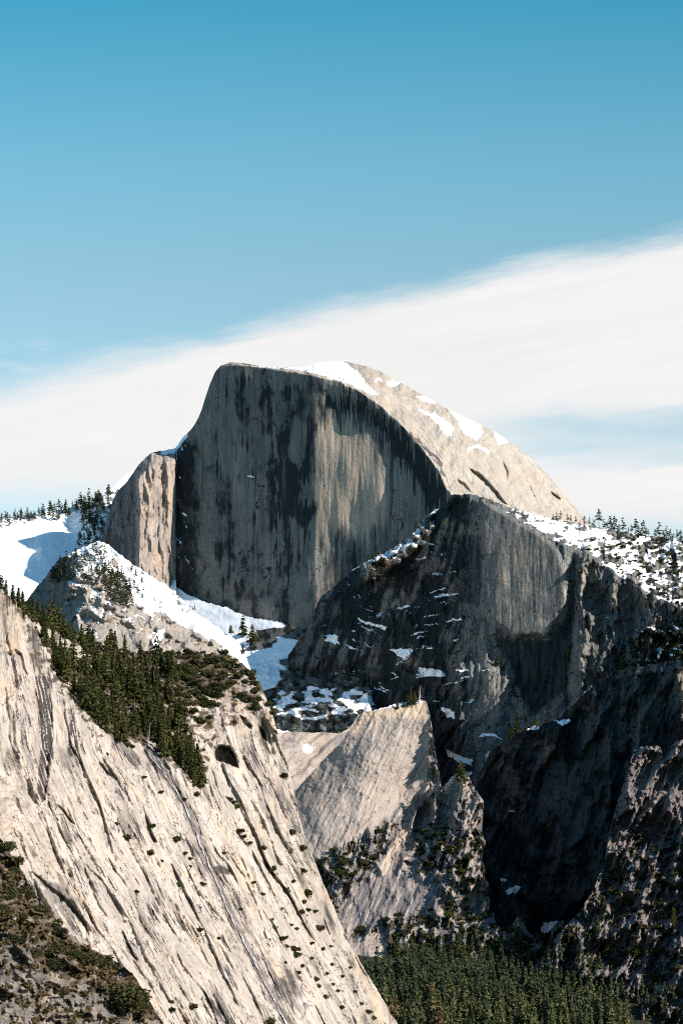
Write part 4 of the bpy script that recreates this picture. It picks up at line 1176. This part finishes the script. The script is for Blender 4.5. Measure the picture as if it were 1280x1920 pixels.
def bstems(rng, n=4):
    V, Fq, off = [], [], 0
    for i in range(n):
        v, f = trunk_geo(0.55, 0.03, rng, 0, 0.3, 0.12, 5)
        az, k = rng.uniform(0, 6.28), rng.uniform(0.1, 0.5)
        v = v.copy()
        v[:, 0] += v[:, 2] * k * math.cos(az)
        v[:, 1] += v[:, 2] * k * math.sin(az)
        V.append(v)
        Fq.append(f + off)
        off += len(v)
    return np.concatenate(V), np.concatenate(Fq)


M_FIR = leaf_mat('fir_needles', (0.026, 0.036, 0.013), (0.088, 0.088, 0.031), 0.7, 0.15)
M_VFIR = leaf_mat('valley_fir_needles', (0.036, 0.056, 0.032), (0.150, 0.150, 0.060), 0.6, 0.12)
M_PINE = leaf_mat('pine_needles', (0.026, 0.036, 0.020), (0.060, 0.066, 0.036), 0.5, 0.1)
M_SHRUB = leaf_mat('shrub_leaves', (0.022, 0.029, 0.011), (0.070, 0.067, 0.028), 0.6, 0.15)
M_BROWN = leaf_mat('dry_leaves', (0.10, 0.072, 0.035), (0.20, 0.14, 0.07), 0.5, 0.15)
M_OLIVE = leaf_mat('oak_twigs', (0.085, 0.075, 0.032), (0.16, 0.13, 0.06), 0.5, 0.2)
M_BARK = plain_mat('bark', (0.06, 0.045, 0.032), (0.16, 0.12, 0.09), 1.5)
M_SNAG = plain_mat('dead_wood', (0.22, 0.19, 0.16), (0.42, 0.37, 0.32), 1.5)
rg = np.random.default_rng(4)


def mesh_only(name, V, Fc, mat, sm=False):
    o = link_mesh(name, V, Fc, mat, None, None, sm)
    me = o.data
    bpy.data.objects.remove(o)
    return me


def joined_mesh(name, parts):
    V = np.concatenate([p[0] for p in parts])
    off, Fc, mi = 0, [], []
    for k, (v, f, m) in enumerate(parts):
        Fc.append(f + off)
        off += len(v)
        mi.append(np.full(len(f), k, np.int32))
    me = mesh_only(name, V, np.concatenate(Fc), parts[0][2])
    for p in parts[1:]:
        me.materials.append(p[2])
    me.polygons.foreach_set('material_index', np.concatenate(mi))
    return me


FIR = []
for i in range(6):
    FIR.append((mesh_only('fir_crown', *conifer_geo(rg, 1, rg.uniform(0.14, 0.24), rg.uniform(0.05, 0.2), 150, rg.uniform(0.7, 0.95)), M_FIR),
                mesh_only('fir_trunk', *trunk_geo(0.97, 0.016, rg, 7), M_BARK, True)))
for i in range(3):
    FIR.append((mesh_only('fir_crown', *conifer_geo(rg, 1, rg.uniform(0.22, 0.32), rg.uniform(0.1, 0.25), 150, 0.5, 5, 0.5, 0.08), M_FIR), FIR[i][1]))
VFIR = [(mesh_only('valley_fir_crown', *conifer_geo(rg, 1, rg.uniform(0.15, 0.22), rg.uniform(0.04, 0.12), 150, rg.uniform(0.65, 0.9)), M_VFIR), FIR[i][1]) for i in range(6)]
BFIR = [(mesh_only('brown_fir_crown', *conifer_geo(rg, 1, 0.15, 0.1, 90, 0.8), M_BROWN), FIR[0][1])]
SNAG = [mesh_only('snag', *trunk_geo(1.0, 0.022, rg, 16, 0.25, 0.03), M_SNAG, True) for i in range(3)]
PINE = []
for i in range(6):
    b = rg.uniform(0.15, 0.45)
    PINE.append(joined_mesh('pine', [(*conifer_geo(rg, 1, rg.uniform(0.16, 0.36), b, 62, rg.uniform(0.3, 0.8), 5, 0.75, 0.085), M_PINE), (*trunk_geo(0.97, 0.02, rg, 9, b * 0.7), M_BARK)]))
BUSH = [(mesh_only('shrub_leaves', *bush_geo(rg, 300, rg.integers(4, 8)), M_SHRUB), mesh_only('shrub_stems', *bstems(rg), M_BARK, True)) for i in range(6)]
BIG = [(mesh_only('bush_leaves', *bush_geo(rg, 1500, 9, 0.75, 0.065), M_SHRUB), BUSH[i][1]) for i in range(3)]
OAK = [(mesh_only('oak_crown', *[a + (np.array([0, 0, 0.25]) if k == 0 else 0) for k, a in enumerate(bush_geo(rg, 420, 8, 1.0, 0.10))], M_OLIVE), mesh_only('oak_trunk', *trunk_geo(0.75, 0.03, rg, 9, 0.3, 0.05), M_BARK, True)) for i in range(3)]


def put_tree(kind, key, px, py, hpx, label, cat, group, protos, wide=1.0, parts=('trunk', 'crown')):
    p, Y = MASS[key].at(px, py)
    h = hpx * Y / F
    pr = protos[RNG.integers(len(protos))]
    rz = RNG.uniform(0, 6.28)
    w = wide * RNG.uniform(0.85, 1.2)
    if isinstance(pr, tuple):
        e = bpy.data.objects.new(kind, None)
        COL.objects.link(e)
        for nm, me in ((parts[1], pr[0]), (parts[0], pr[1])):
            c = bpy.data.objects.new(nm, me)
            COL.objects.link(c)
            c.parent = e
    else:
        e = bpy.data.objects.new(kind, pr)
        COL.objects.link(e)
    e.location = p
    e.rotation_euler = (RNG.normal() * 0.03, RNG.normal() * 0.03, rz)
    e.scale = (h * w, h * w, h)
    return tag(e, label, cat, group)


def scatter(poly, spacing, n=9999, excl=(), dens=None):
    xs = [p[0] for p in poly]
    ys = [p[1] for p in poly]
    got = []
    tries = 0
    while len(got) < n and tries < 9000:
        tries += 1
        x = RNG.uniform(min(xs), max(xs))
        y = RNG.uniform(min(ys), max(ys))
        a = np.array([x]), np.array([y])
        if sd(a[0], a[1], poly)[0] < 0 or any(sd(a[0], a[1], e)[0] > 0 for e in excl):
            continue
        if dens and RNG.uniform() > dens(x, y):
            continue
        if all((x - q[0]) ** 2 + ((y - q[1]) * 1.2) ** 2 > spacing ** 2 for q in got):
            got.append((x, y))
    return got


def clump(ax, ay, seed, lo):
    def f(x, y):
        return 1.0 if float(fbm(np.array([x / ax]), np.array([y / ay]), seed, 3)[0]) > lo else 0.08
    return f


def where_in(x, y, cells):
    a = np.array([float(x)]), np.array([float(y)])
    for poly, lab in cells:
        if sd(a[0], a[1], poly)[0] >= 0:
            return lab
    return cells[-1][1]


# --- firs of the wood on the left cliff
WT = [(90, 1172), (130, 1192), (200, 1224), (270, 1236), (330, 1262), (330, 1330), (345, 1400), (380, 1452), (372, 1482), (348, 1442), (310, 1426), (290, 1400), (245, 1402), (190, 1376), (150, 1322), (105, 1262), (78, 1212)]
BARE = [(60, 1168), (100, 1180), (150, 1215), (212, 1262), (196, 1264), (140, 1236), (80, 1200)]
G1 = 'firs of the wood on the sunlit cliff'
cells = [([(0, 1000), (130, 1000), (130, 1262), (0, 1262)], 'dark green fir in the upper left corner of the wood, beside the bare strip'),
         ([(0, 1262), (200, 1262), (200, 1500), (0, 1500)], 'dark green fir along the left lower rim of the cliff wood'),
         ([(130, 1000), (260, 1000), (260, 1262), (130, 1262)], 'dark green fir near the upper edge of the wood below the snowy spur'),
         ([(260, 1000), (400, 1000), (400, 1330), (260, 1330)], 'olive green fir in the thinner right part of the cliff wood'),
         ([(200, 1262), (260, 1262), (260, 1500), (200, 1500)], 'tall dark fir in the dense middle of the cliff wood'),
         ([(260, 1330), (330, 1330), (330, 1500), (260, 1500)], 'tall dark fir above the head of the thin waterfall'),
         ([(0, 0), (1, 0), (1, 1)], 'tall dark fir in the pointed lower tip of the wood, left of the cave')]
pts = scatter(WT, 10.5, 158, [BARE], dens=clump(44, 40, 7, -0.30))
pts.sort(key=lambda q: q[1])
for x, y in pts:
    put_tree('fir_tree', 'leftcliff', x, y, (RNG.uniform(20, 40) if RNG.uniform() < 0.3 else RNG.uniform(38, 70)) * (0.8 + 0.25 * (y - 1180) / 250), where_in(x, y, cells), 'tree', G1, FIR)
for x, y, h in [(0, 1112, 34), (10, 1118, 30), (22, 1136, 38), (33, 1142, 40), (42, 1156, 46), (54, 1158, 34), (62, 1168, 50), (72, 1168, 40), (80, 1180, 44), (92, 1182, 48), (98, 1188, 60), (112, 1190, 38), (122, 1200, 46), (130, 1202, 36), (140, 1208, 30)]:
    put_tree('fir_tree', 'leftcliff', x, y, h, 'dark fir in the single row behind the rim of the cream prow', 'tree', 'firs in a row behind the prow', FIR, 1.15)
for x, y, h in [(344, 1436, 50), (352, 1452, 62), (360, 1462, 56), (369, 1474, 60), (376, 1482, 64), (364, 1478, 40)]:
    put_tree('fir_tree', 'leftcliff', x, y, h, 'tall dark fir in the pointed lower tip of the wood, left of the cave', 'tree', G1, FIR, 0.8)
for x, y, h, lb in [(181, 1310, 40, 'bare grey snag among the firs at the left of the wood'), (291, 1310, 52, 'tall pale dead tree with bare limbs in the middle of the wood'), (198, 1358, 34, 'short bare snag at the lower left rim of the wood'),
                    (278, 1398, 44, 'thin bare snag just above the head of the waterfall'), (237, 1280, 30, 'small bare snag deep in the dense wood')]:
    put_tree('dead_tree', 'leftcliff', x, y, h, lb, 'dead tree', 'dead trees in the cliff wood', SNAG)

# --- firs of the valley
VT = [(690, 1868), (684, 1840), (720, 1820), (790, 1820), (900, 1828), (960, 1838), (1040, 1842), (1100, 1862), (1160, 1890), (1175, 1935), (1150, 1960), (770, 1960)]
cellv = [([(600, 1700), (800, 1700), (800, 2000), (600, 2000)], 'green fir of the valley wood beside the foot of the sunlit cliff'),
         ([(800, 1700), (930, 1700), (930, 2000), (800, 2000)], 'green fir of the valley wood under the brushy apron'),
         ([(930, 1700), (1050, 1700), (1050, 2000), (930, 2000)], 'green fir of the valley wood under the dark cliff'),
         ([(0, 0), (1, 0), (1, 1)], 'green fir at the right end of the valley wood by the rubble slope')]
pts = scatter(VT, 12.5, 230, [[(640, 1800), (655, 1765), (700, 1748), (726, 1762), (738, 1808), (700, 1830)]], dens=clump(70, 30, 8, -0.34))
pts.sort(key=lambda q: -q[1])
far = pts[118:]
for x, y in pts[:118]:
    br = RNG.uniform() < 0.06
    put_tree('fir_tree', 'valley', x, y, (RNG.uniform(22, 44) if RNG.uniform() < 0.35 else RNG.uniform(42, 80)), ('rusty brown fir among the green firs of the valley wood' if br else where_in(x, y, cellv)), 'tree', 'firs of the valley wood', BFIR if br else VFIR)
for x, y, h in [(716, 1890, 30), (732, 1900, 34), (748, 1908, 32), (742, 1925, 40), (764, 1912, 34), (778, 1925, 38), (760, 1930, 34), (728, 1918, 32), (795, 1935, 34), (706, 1876, 24)]:
    put_tree('oak_tree', 'valley', x, y, h, 'leafless tan oak with a round crown at the foot of the sunlit cliff', 'oak', 'tan oaks at the foot of the cliff', OAK, 0.85)
put_tree('dead_tree', 'valley', 1072, 1908, 42, 'pale bare snag standing in the valley wood', 'dead tree', None, SNAG)

# --- lone trees
LONE = [('gully', 455, 1196, 42, 'tall dark fir standing alone in the shaded snow gully'), ('gully', 473, 1208, 38, 'second dark fir in the shaded snow gully, right of the tallest'), ('spur', 433, 1192, 20, 'small green fir on the snowy crest of the spur'),
        ('buttress', 870, 1468, 42, 'broad olive green fir on the knob right of the snow chute'), ('buttress', 745, 1330, 18, 'small fir at the left of the pale buttress top'), ('buttress', 769, 1324, 34, 'dark fir on the top of the pale buttress'),
        ('buttress', 778, 1322, 26, 'slender fir beside the tan spike on the buttress top'), ('buttress', 757, 1328, 14, 'tiny fir behind the edge of the buttress top'), ('shoulder', 709, 1044, 22, 'green fir on the sunlit snow arete before the sheer face'),
        ('shoulder', 699, 1050, 14, 'little dark fir left of the green one on the snow arete'), ('shoulder', 735, 1034, 16, 'slim fir near the upper end of the snow arete'), ('shoulder', 1067, 1244, 34, 'narrow fir in the dark couloir beside the pale pillar'),
        ('darkwall', 968, 1376, 40, 'black fir at the left of the dark cliff crest'), ('darkwall', 958, 1384, 28, 'shorter black fir at the left end of the dark cliff crest'), ('darkwall', 1004, 1368, 24, 'small fir between the two snow patches on the dark crest'),
        ('rubble', 1157, 1646, 38, 'slim dark fir at the upper edge of the rubble slope'), ('rubble', 1145, 1660, 22, 'small fir at the left edge of the rubble slope'), ('buttress', 968, 1768, 44, 'dark fir beside the pale boulder below the dark cliff'),
        ('rubble', 1034, 1785, 36, 'dark fir below the last snow patch of the dark cliff'), ('rubble', 1132, 1722, 40, 'fir on the shaded left flank of the rubble slope'), ('rubble', 1120, 1750, 34, 'lower fir on the shaded left flank of the rubble slope'),
        ('rubble', 1140, 1800, 42, 'big fir at the foot of the rubble slope'), ('rubble', 1262, 1740, 40, 'dark fir in the middle of the rubble slope at the frame edge'), ('spur', 455, 1228, 22, 'shrubby fir at the lower end of the snowy crest'),
        ('darkwall', 1078, 1345, 24, 'small olive fir just below the snow chute'), ('shoulder', 930, 1252, 26, 'black fir on the ledge under the overhanging panel'), ('shoulder', 942, 1258, 22, 'smaller black fir at the right of the ledge under the panel')]
for k, x, y, h, lb in LONE:
    put_tree('fir_tree', k, x, y, h, lb, 'tree', None, FIR, 1.1)
put_tree('dead_tree', 'buttress', 785, 1318, 34, 'pale tan bare snag on top of the pale buttress', 'dead tree', None, SNAG, 3.0)
put_tree('dead_tree', 'buttress', 880, 1600, 8, 'short pale stump on the brushy apron', 'dead tree', None, SNAG) if False else None

# --- pines of the skylines and of the snowy spur
G2 = 'pines along the far snowy skyline'
for i in range(84):
    x = RNG.uniform(0, 205)
    y = np.interp(x, [0, 60, 110, 160, 200], [975, 968, 960, 948, 930]) + abs(RNG.normal()) * 9
    put_tree('pine_tree', 'saddle', x, y, RNG.uniform(13, 30) * (0.75 + 0.35 * x / 200), 'thin dark pine on the far skyline above the white snow saddle', 'pine', G2, PINE)
for x, y in scatter([(150, 968), (185, 935), (212, 925), (210, 965), (200, 1000), (165, 1032), (146, 1030), (150, 1000)], 8, 30):
    put_tree('pine_tree', 'saddle', x, y, RNG.uniform(13, 30), 'black pine on the steep shaded bank left of the fluted pillar', 'pine', 'pines on the shaded bank beside the pillar', PINE, 1.2)
for poly, sp, n, h0, h1_, lb in [([(198, 1075), (225, 1085), (242, 1110), (246, 1150), (232, 1155), (205, 1130), (195, 1100)], 6, 40, 22, 34, 'dark pine in the dense clump on the right side of the snowy spur'),
                                 ([(95, 1092), (112, 1064), (140, 1055), (150, 1080), (130, 1100), (105, 1105)], 7, 20, 22, 34, 'dark pine at the left shoulder of the snowy spur'),
                                 ([(140, 1040), (190, 1030), (215, 1060), (200, 1095), (160, 1100), (145, 1075)], 7, 40, 12, 24, 'small pine scattered on the snowy top of the spur'),
                                 ([(245, 1070), (270, 1080), (268, 1130), (252, 1120)], 7, 12, 12, 22, 'small pine on the open snow right of the clump'),
                                 ([(330, 1120), (372, 1150), (362, 1160), (330, 1140)], 8, 6, 10, 16, 'tiny pine along the snow edge under the sheer face')]:
    for x, y in scatter(poly, sp, n):
        put_tree('pine_tree', 'spur', x, y, RNG.uniform(h0, h1_), lb, 'pine', 'pines of the snowy spur', PINE)
for x, h in [(1036, 12), (1042, 14), (1050, 12), (1064, 12), (1070, 13), (1078, 12), (1086, 12), (1096, 14), (1104, 14), (1112, 15), (1123, 22), (1131, 13), (1137, 17), (1143, 22), (1148, 20), (1153, 19), (1160, 15), (1168, 20), (1178, 13), (1184, 17), (1191, 18), (1198, 14), (1205, 19), (1211, 18), (1216, 16),
             (1228, 13), (1236, 18), (1244, 15), (1248, 17), (1256, 14), (1262, 12), (1269, 17), (1275, 14), (1290, 16), (1302, 18)]:
    y = np.interp(x, [1030, 1060, 1095, 1130, 1180, 1230, 1280, 1480], [972, 979, 985, 991, 999, 1007, 1015, 1050])
    put_tree('pine_tree', 'shoulder', x, y + 2, h * RNG.uniform(0.8, 1.75), 'dark pine on the snowy skyline right of the dome', 'pine', 'pines on the skyline right of the dome', PINE, 1.15)
for x, y in [(905, 940), (918, 944), (923, 945), (930, 948), (966, 962), (972, 963), (980, 966), (995, 972), (1003, 975), (1010, 974)]:
    put_tree('pine_tree', 'shoulder', x, y, RNG.uniform(7, 13), 'tiny pine on the snowy ledge under the rounded back of the dome', 'pine', 'tiny pines at the foot of the dome', PINE, 1.3)

# --- shrubs, one by one
KB = [(218, 1388, 16), (238, 1397, 14), (248, 1400, 12), (220, 1545, 10), (241, 1570, 18), (331, 1574, 17), (284, 1548, 12), (282, 1600, 16), (303, 1615, 10), (345, 1600, 10), (357, 1610, 9), (358, 1625, 9), (336, 1660, 14), (379, 1658, 11), (374, 1745, 14), (256, 1672, 9), (361, 1888, 17), (371, 1448, 12), (368, 1490, 14),
      (430, 1498, 12), (437, 1505, 12), (442, 1513, 14), (450, 1558, 12), (455, 1570, 13), (465, 1582, 12), (495, 1590, 13), (505, 1628, 20), (512, 1640, 12), (534, 1670, 16), (549, 1652, 11), (575, 1675, 20), (530, 1455, 14), (545, 1560, 16), (566, 1590, 18), (566, 1632, 14), (596, 1740, 16), (600, 1742, 11), (570, 1692, 12),
      (578, 1706, 11), (564, 1710, 13), (590, 1710, 10), (508, 1724, 10), (516, 1740, 12), (530, 1760, 13), (537, 1775, 10), (552, 1780, 15), (556, 1790, 14), (565, 1812, 11), (560, 1824, 10), (592, 1836, 14), (598, 1850, 12), (622, 1810, 10), (640, 1890, 12), (610, 1870, 12), (536, 1805, 10), (504, 1915, 20), (606, 1780, 10), (620, 1775, 8),
      (664, 1860, 9), (640, 1832, 9), (655, 1815, 9), (450, 1705, 8), (492, 1676, 8), (418, 1600, 8), (510, 1330, 14), (500, 1320, 14), (302, 1485, 10), (345, 1500, 9), (270, 1458, 8), (202, 1415, 9), (320, 1895, 14), (322, 1880, 10), (410, 1760, 9), (690, 1898, 12), (676, 1882, 10), (700, 1910, 12), (475, 1655, 9), (624, 1846, 9), (585, 1770, 9),
      (545, 1735, 8), (527, 1705, 9), (556, 1742, 9), (612, 1826, 9), (583, 1798, 10), (635, 1858, 9)]
cellk = [([(0, 1300), (300, 1300), (300, 1700), (0, 1700)], 'small dark shrub in a crack on the left half of the sunlit cliff'),
         ([(300, 1300), (400, 1300), (400, 1950), (300, 1950)], 'small dark shrub on the slabs beside the thin waterfall'),
         ([(400, 1300), (620, 1300), (620, 1620), (400, 1620)], 'small dark shrub on the sunlit cliff below the cave'),
         ([(0, 0), (1, 0), (1, 1)], 'small dark shrub in the seams at the lower right of the sunlit cliff')]
for x, y, w in KB:
    put_tree('shrub', 'leftcliff', x, y + w * 0.35, w, where_in(x, y, cellk), 'shrub', 'shrubs growing in the cracks of the sunlit cliff', BUSH, 1.15, ('stems', 'leaves'))
pts = scatter([(290, 1230), (350, 1222), (430, 1224), (445, 1240), (470, 1262), (490, 1300), (480, 1335), (440, 1300), (415, 1320), (395, 1360), (350, 1360), (325, 1330), (310, 1270)], 9.5, 78)
for x, y in pts:
    put_tree('shrub', 'leftcliff', x, y, RNG.uniform(10, 22), 'olive brush clump on the flat top of the sunlit cliff, right of the wood' if x < 420 else 'olive brush clump at the right shoulder of the cliff top', 'shrub', 'brush on the flat top of the sunlit cliff', BUSH, 1.1, ('stems', 'leaves'))
LB = [(230, 1905, 84, 'largest dark round bush of the near knoll, at its right end'), (30, 1620, 22, 'bush on the upper left rim of the near knoll'), (28, 1640, 24, 'dark bush under the rim of the near knoll'), (8, 1600, 34, 'bush cut by the frame at the top of the near knoll'), (20, 1690, 40, 'broad olive bush on the near knoll slope'),
      (50, 1690, 34, 'olive bush on the right flank of the near knoll'), (8, 1720, 34, 'bush at the frame edge on the near knoll'), (72, 1718, 30, 'leafy bush above the saddle of the near knoll'), (40, 1730, 28, 'low brown bush on the near knoll'), (115, 1758, 26, 'small bush on the rim of the near knoll'),
      (68, 1800, 30, 'dark bush left of the double bush on the near knoll'), (95, 1795, 40, 'tall dark double bush on the near knoll'), (96, 1820, 34, 'low dark bush under the double bush'), (138, 1800, 26, 'rim bush right of the double bush'), (165, 1812, 38, 'wide dark bush on the rim of the near knoll'), (188, 1818, 34, 'bush on the rim between two larger bushes'),
      (200, 1808, 24, 'light green bush on the very rim of the near knoll'), (222, 1822, 20, 'small bush above the largest bush'), (120, 1868, 22, 'small shrub among the rocks of the near knoll'), (30, 1770, 26, 'grey green bush on the lower knoll'), (270, 1900, 26, 'bush at the right foot of the knoll'), (130, 1930, 20, 'low bush at the bottom edge of the frame')]
for x, y, w, lb in LB:
    put_tree('shrub', 'knoll', x, y, w, lb, 'shrub', None, BIG, 1.15, ('stems', 'leaves'))
got = []
mb, mr = MASS['buttress'], MASS['rubble']


def soil_at(m):
    def f(x, y):
        i = min(max(int((x - m.x0) / (m.x1 - m.x0) * (m.nx - 1)), 0), m.nx - 1)
        j = min(max(int((y - m.y0) / m.res), 0), m.nv - 1)
        if y < m.top[i] + 2:
            return 0.0
        return float(np.clip(m.soil[j, i] * 1.3 - 0.2, 0, 1)) * (1.0 if float(fbm(np.array([x / 34]), np.array([y / 20]), 77, 3)[0]) > -0.12 else 0.1)
    return f


SCREE = [(640, 1800), (655, 1765), (700, 1748), (726, 1762), (738, 1808), (700, 1818)]
AP = [(575, 1640), (600, 1600), (660, 1560), (720, 1530), (790, 1540), (850, 1500), (905, 1480), (905, 1570), (885, 1640), (890, 1700), (960, 1740), (1040, 1790), (1100, 1830), (900, 1830), (760, 1815), (720, 1820), (690, 1760), (640, 1740)]
RB = [(1020, 1800), (1070, 1730), (1120, 1660), (1150, 1600), (1165, 1560), (1280, 1520), (1290, 1930), (1180, 1930), (1130, 1880), (1060, 1860)]
for x, y in scatter(AP, 11, 88, dens=soil_at(mb)):
    put_tree('shrub', 'buttress', x, y, RNG.uniform(9, 19), 'dark shrub on the shaded right side of the brushy apron' if x > 800 else 'dark shrub on the ledges under the pale buttress', 'shrub', 'shrubs of the apron under the buttress', BUSH, 1.15, ('stems', 'leaves'))
for x, y in scatter(RB, 11, 30, dens=soil_at(mr)):
    put_tree('shrub', 'rubble', x, y, RNG.uniform(10, 20), 'dark shrub among the rocks of the rubble slope', 'shrub', 'shrubs of the rubble slope', BUSH, 1.15, ('stems', 'leaves'))


# --- what is too many to count: brush and far wood, one object each
def mass_of(name, items, geos, mat, label):
    Vs, Fs, off = [], [], 0
    for key, x, y, hpx, w in items:
        p, Y = MASS[key].at(x, y)
        v, f = geos[RNG.integers(len(geos))]
        h = hpx * Y / F
        a = RNG.uniform(0, 6.28)
        R = np.array([[math.cos(a), -math.sin(a), 0], [math.sin(a), math.cos(a), 0], [0, 0, 1]])
        Vs.append((v * np.array([w, w, 1]) * h) @ R.T + np.array(p))
        Fs.append(f + off)
        off += len(v)
    o = link_mesh(name, np.concatenate(Vs), np.concatenate(Fs), mat, None, None, False)
    return tag(o, label, 'vegetation', None, 'stuff')


lowb = [bush_geo(rg, 80, 4, 0.7, 0.24) for i in range(5)]
lowf = [conifer_geo(rg, 1, rg.uniform(0.15, 0.2), 0.06, 60, 0.8, 4, 0, 0.10) for i in range(5)]
it = []
for key, poly, sp, n, a, b in (('buttress', AP, 7.0, 420, 6, 15), ('rubble', RB, 7.0, 420, 6, 16)):
    it += [(key, x, y, RNG.uniform(a, b), RNG.uniform(0.9, 1.4)) for x, y in scatter(poly, sp, n, dens=soil_at(MASS[key]))]
mass_of('brush', it, lowb, M_SHRUB, 'low dark brush covering the apron and the rubble slope')
it = [('leftcliff', x, y, RNG.uniform(5, 12), RNG.uniform(0.9, 1.4)) for x, y in scatter(WOOD, 7.5, 420, [BARE])]
mass_of('undergrowth', it, lowb, M_SHRUB, 'undergrowth beneath the wood on the sunlit cliff')
it = [('shoulder', x, y, RNG.uniform(5, 12), RNG.uniform(0.9, 1.5)) for x, y in scatter([(1085, 1000), (1280, 1020), (1300, 1160), (1230, 1130), (1160, 1080), (1110, 1050)], 6, 80, dens=lambda x, y: (0.3 + 0.7 * (x - 1085) / 200) * (1.0 if float(fbm(np.array([x / 26.0]), np.array([y / 18.0]), 91, 3)[0]) > 0.05 else 0.06))]
it += [('shoulder', x, y, RNG.uniform(7, 15), RNG.uniform(0.8, 1.3)) for x, y in scatter([(1180, 1200), (1290, 1150), (1290, 1250), (1170, 1260), (1150, 1245)], 9, 90)]
mass_of('brush', it, lowb, M_SHRUB, 'low brush dotting the snow of the broken ridge at the right')
it = [('knoll', x, y, RNG.uniform(8, 26), RNG.uniform(0.9, 1.4)) for x, y in scatter([(-20, 1580), (30, 1625), (90, 1715), (160, 1785), (230, 1815), (290, 1910), (300, 1950), (-20, 1960)], 12, 220, dens=soil_at(MASS['knoll']))]
mass_of('scrub', it, lowb, leaf_mat('dry_scrub', (0.05, 0.042, 0.02), (0.13, 0.095, 0.05), 0.2, 0.15), 'low dry scrub covering the near knoll')
it = [('valley', x, y, RNG.uniform(28, 56), RNG.uniform(0.9, 1.2)) for x, y in far]
it += [('valley', x, y, RNG.uniform(20, 50), RNG.uniform(0.9, 1.2)) for x, y in scatter([(660, 1806), (720, 1798), (860, 1806), (980, 1826), (1120, 1860), (1180, 1900), (1150, 1950), (780, 1950)], 15, 80, [SCREE], clump(60, 26, 12, -0.1))]
it += [('rubble', x, y, RNG.uniform(20, 38), RNG.uniform(0.9, 1.2)) for x, y in scatter([(1040, 1800), (1100, 1760), (1140, 1850), (1280, 1880), (1280, 1930), (1100, 1890)], 14, 46)]
it += [('buttress', x, y, RNG.uniform(10, 32), RNG.uniform(0.9, 1.2)) for x, y in scatter([(740, 1800), (800, 1770), (900, 1770), (960, 1760), (1040, 1800), (1100, 1835), (900, 1838), (700, 1838), (690, 1815)], 8.5, 150, [SCREE], clump(50, 24, 13, -0.1))]
mass_of('far_wood', it, lowf, M_VFIR, 'crowded small trees between the valley wood and the cliffs')

# --- the thin waterfall on the slabs
mk = MASS['leftcliff']


def waterfall():
    Vs, Fs, off = [], [], 0
    ys = np.arange(1408, 1925, 1.5)
    cx = np.interp(ys, [p[1] for p in WF], [p[0] for p in WF])
    for s_, wd, am in ((1, 1.3, 2.0), (2, 0.8, 4.5), (3, 0.7, 5.0), (4, 0.9, 3.0)):
        c = cx + am * fbm(ys / 30, ys * 0 + s_ * 5.3, 80 + s_, 3)
        w = wd * np.clip(0.35 + 1.3 * n2(ys / 22, ys * 0 + s_ * 3.7, 90 + s_), 0.0, 1.6) * np.interp(ys, [1408, 1430, 1900], [0.7, 1, 0.8])
        P = []
        for k, (yy, xx, ww) in enumerate(zip(ys, c, w)):
            for e in (-1, 0, 1):
                p, Y = mk.at(xx + e * ww, yy)
                yo = min(mk.at(xx + e * ww + q, yy)[1] for q in (-1.4, 0, 1.4)) - (1.6 + (0.5 if e == 0 else 0))
                P.append(((xx + e * ww - CX) / F * yo, yo, (HZ - yy) / F * yo))
        P = np.array(P).reshape(len(ys), 3, 3)
        Vs.append(P.reshape(-1, 3))
        idx = np.arange(P.shape[0] * 3).reshape(-1, 3) + off
        Fs.append(np.stack([idx[:-1, :-1], idx[1:, :-1], idx[1:, 1:], idx[:-1, 1:]], -1).reshape(-1, 4))
        off += len(P) * 3
    o = link_mesh('waterfall', np.concatenate(Vs), np.concatenate(Fs), plain_mat('white_water', (0.24, 0.235, 0.235), (0.60, 0.60, 0.62), 0.10))
    tag(o, 'thin white waterfall sliding down the sunlit slabs from the wood', 'waterfall')


waterfall()
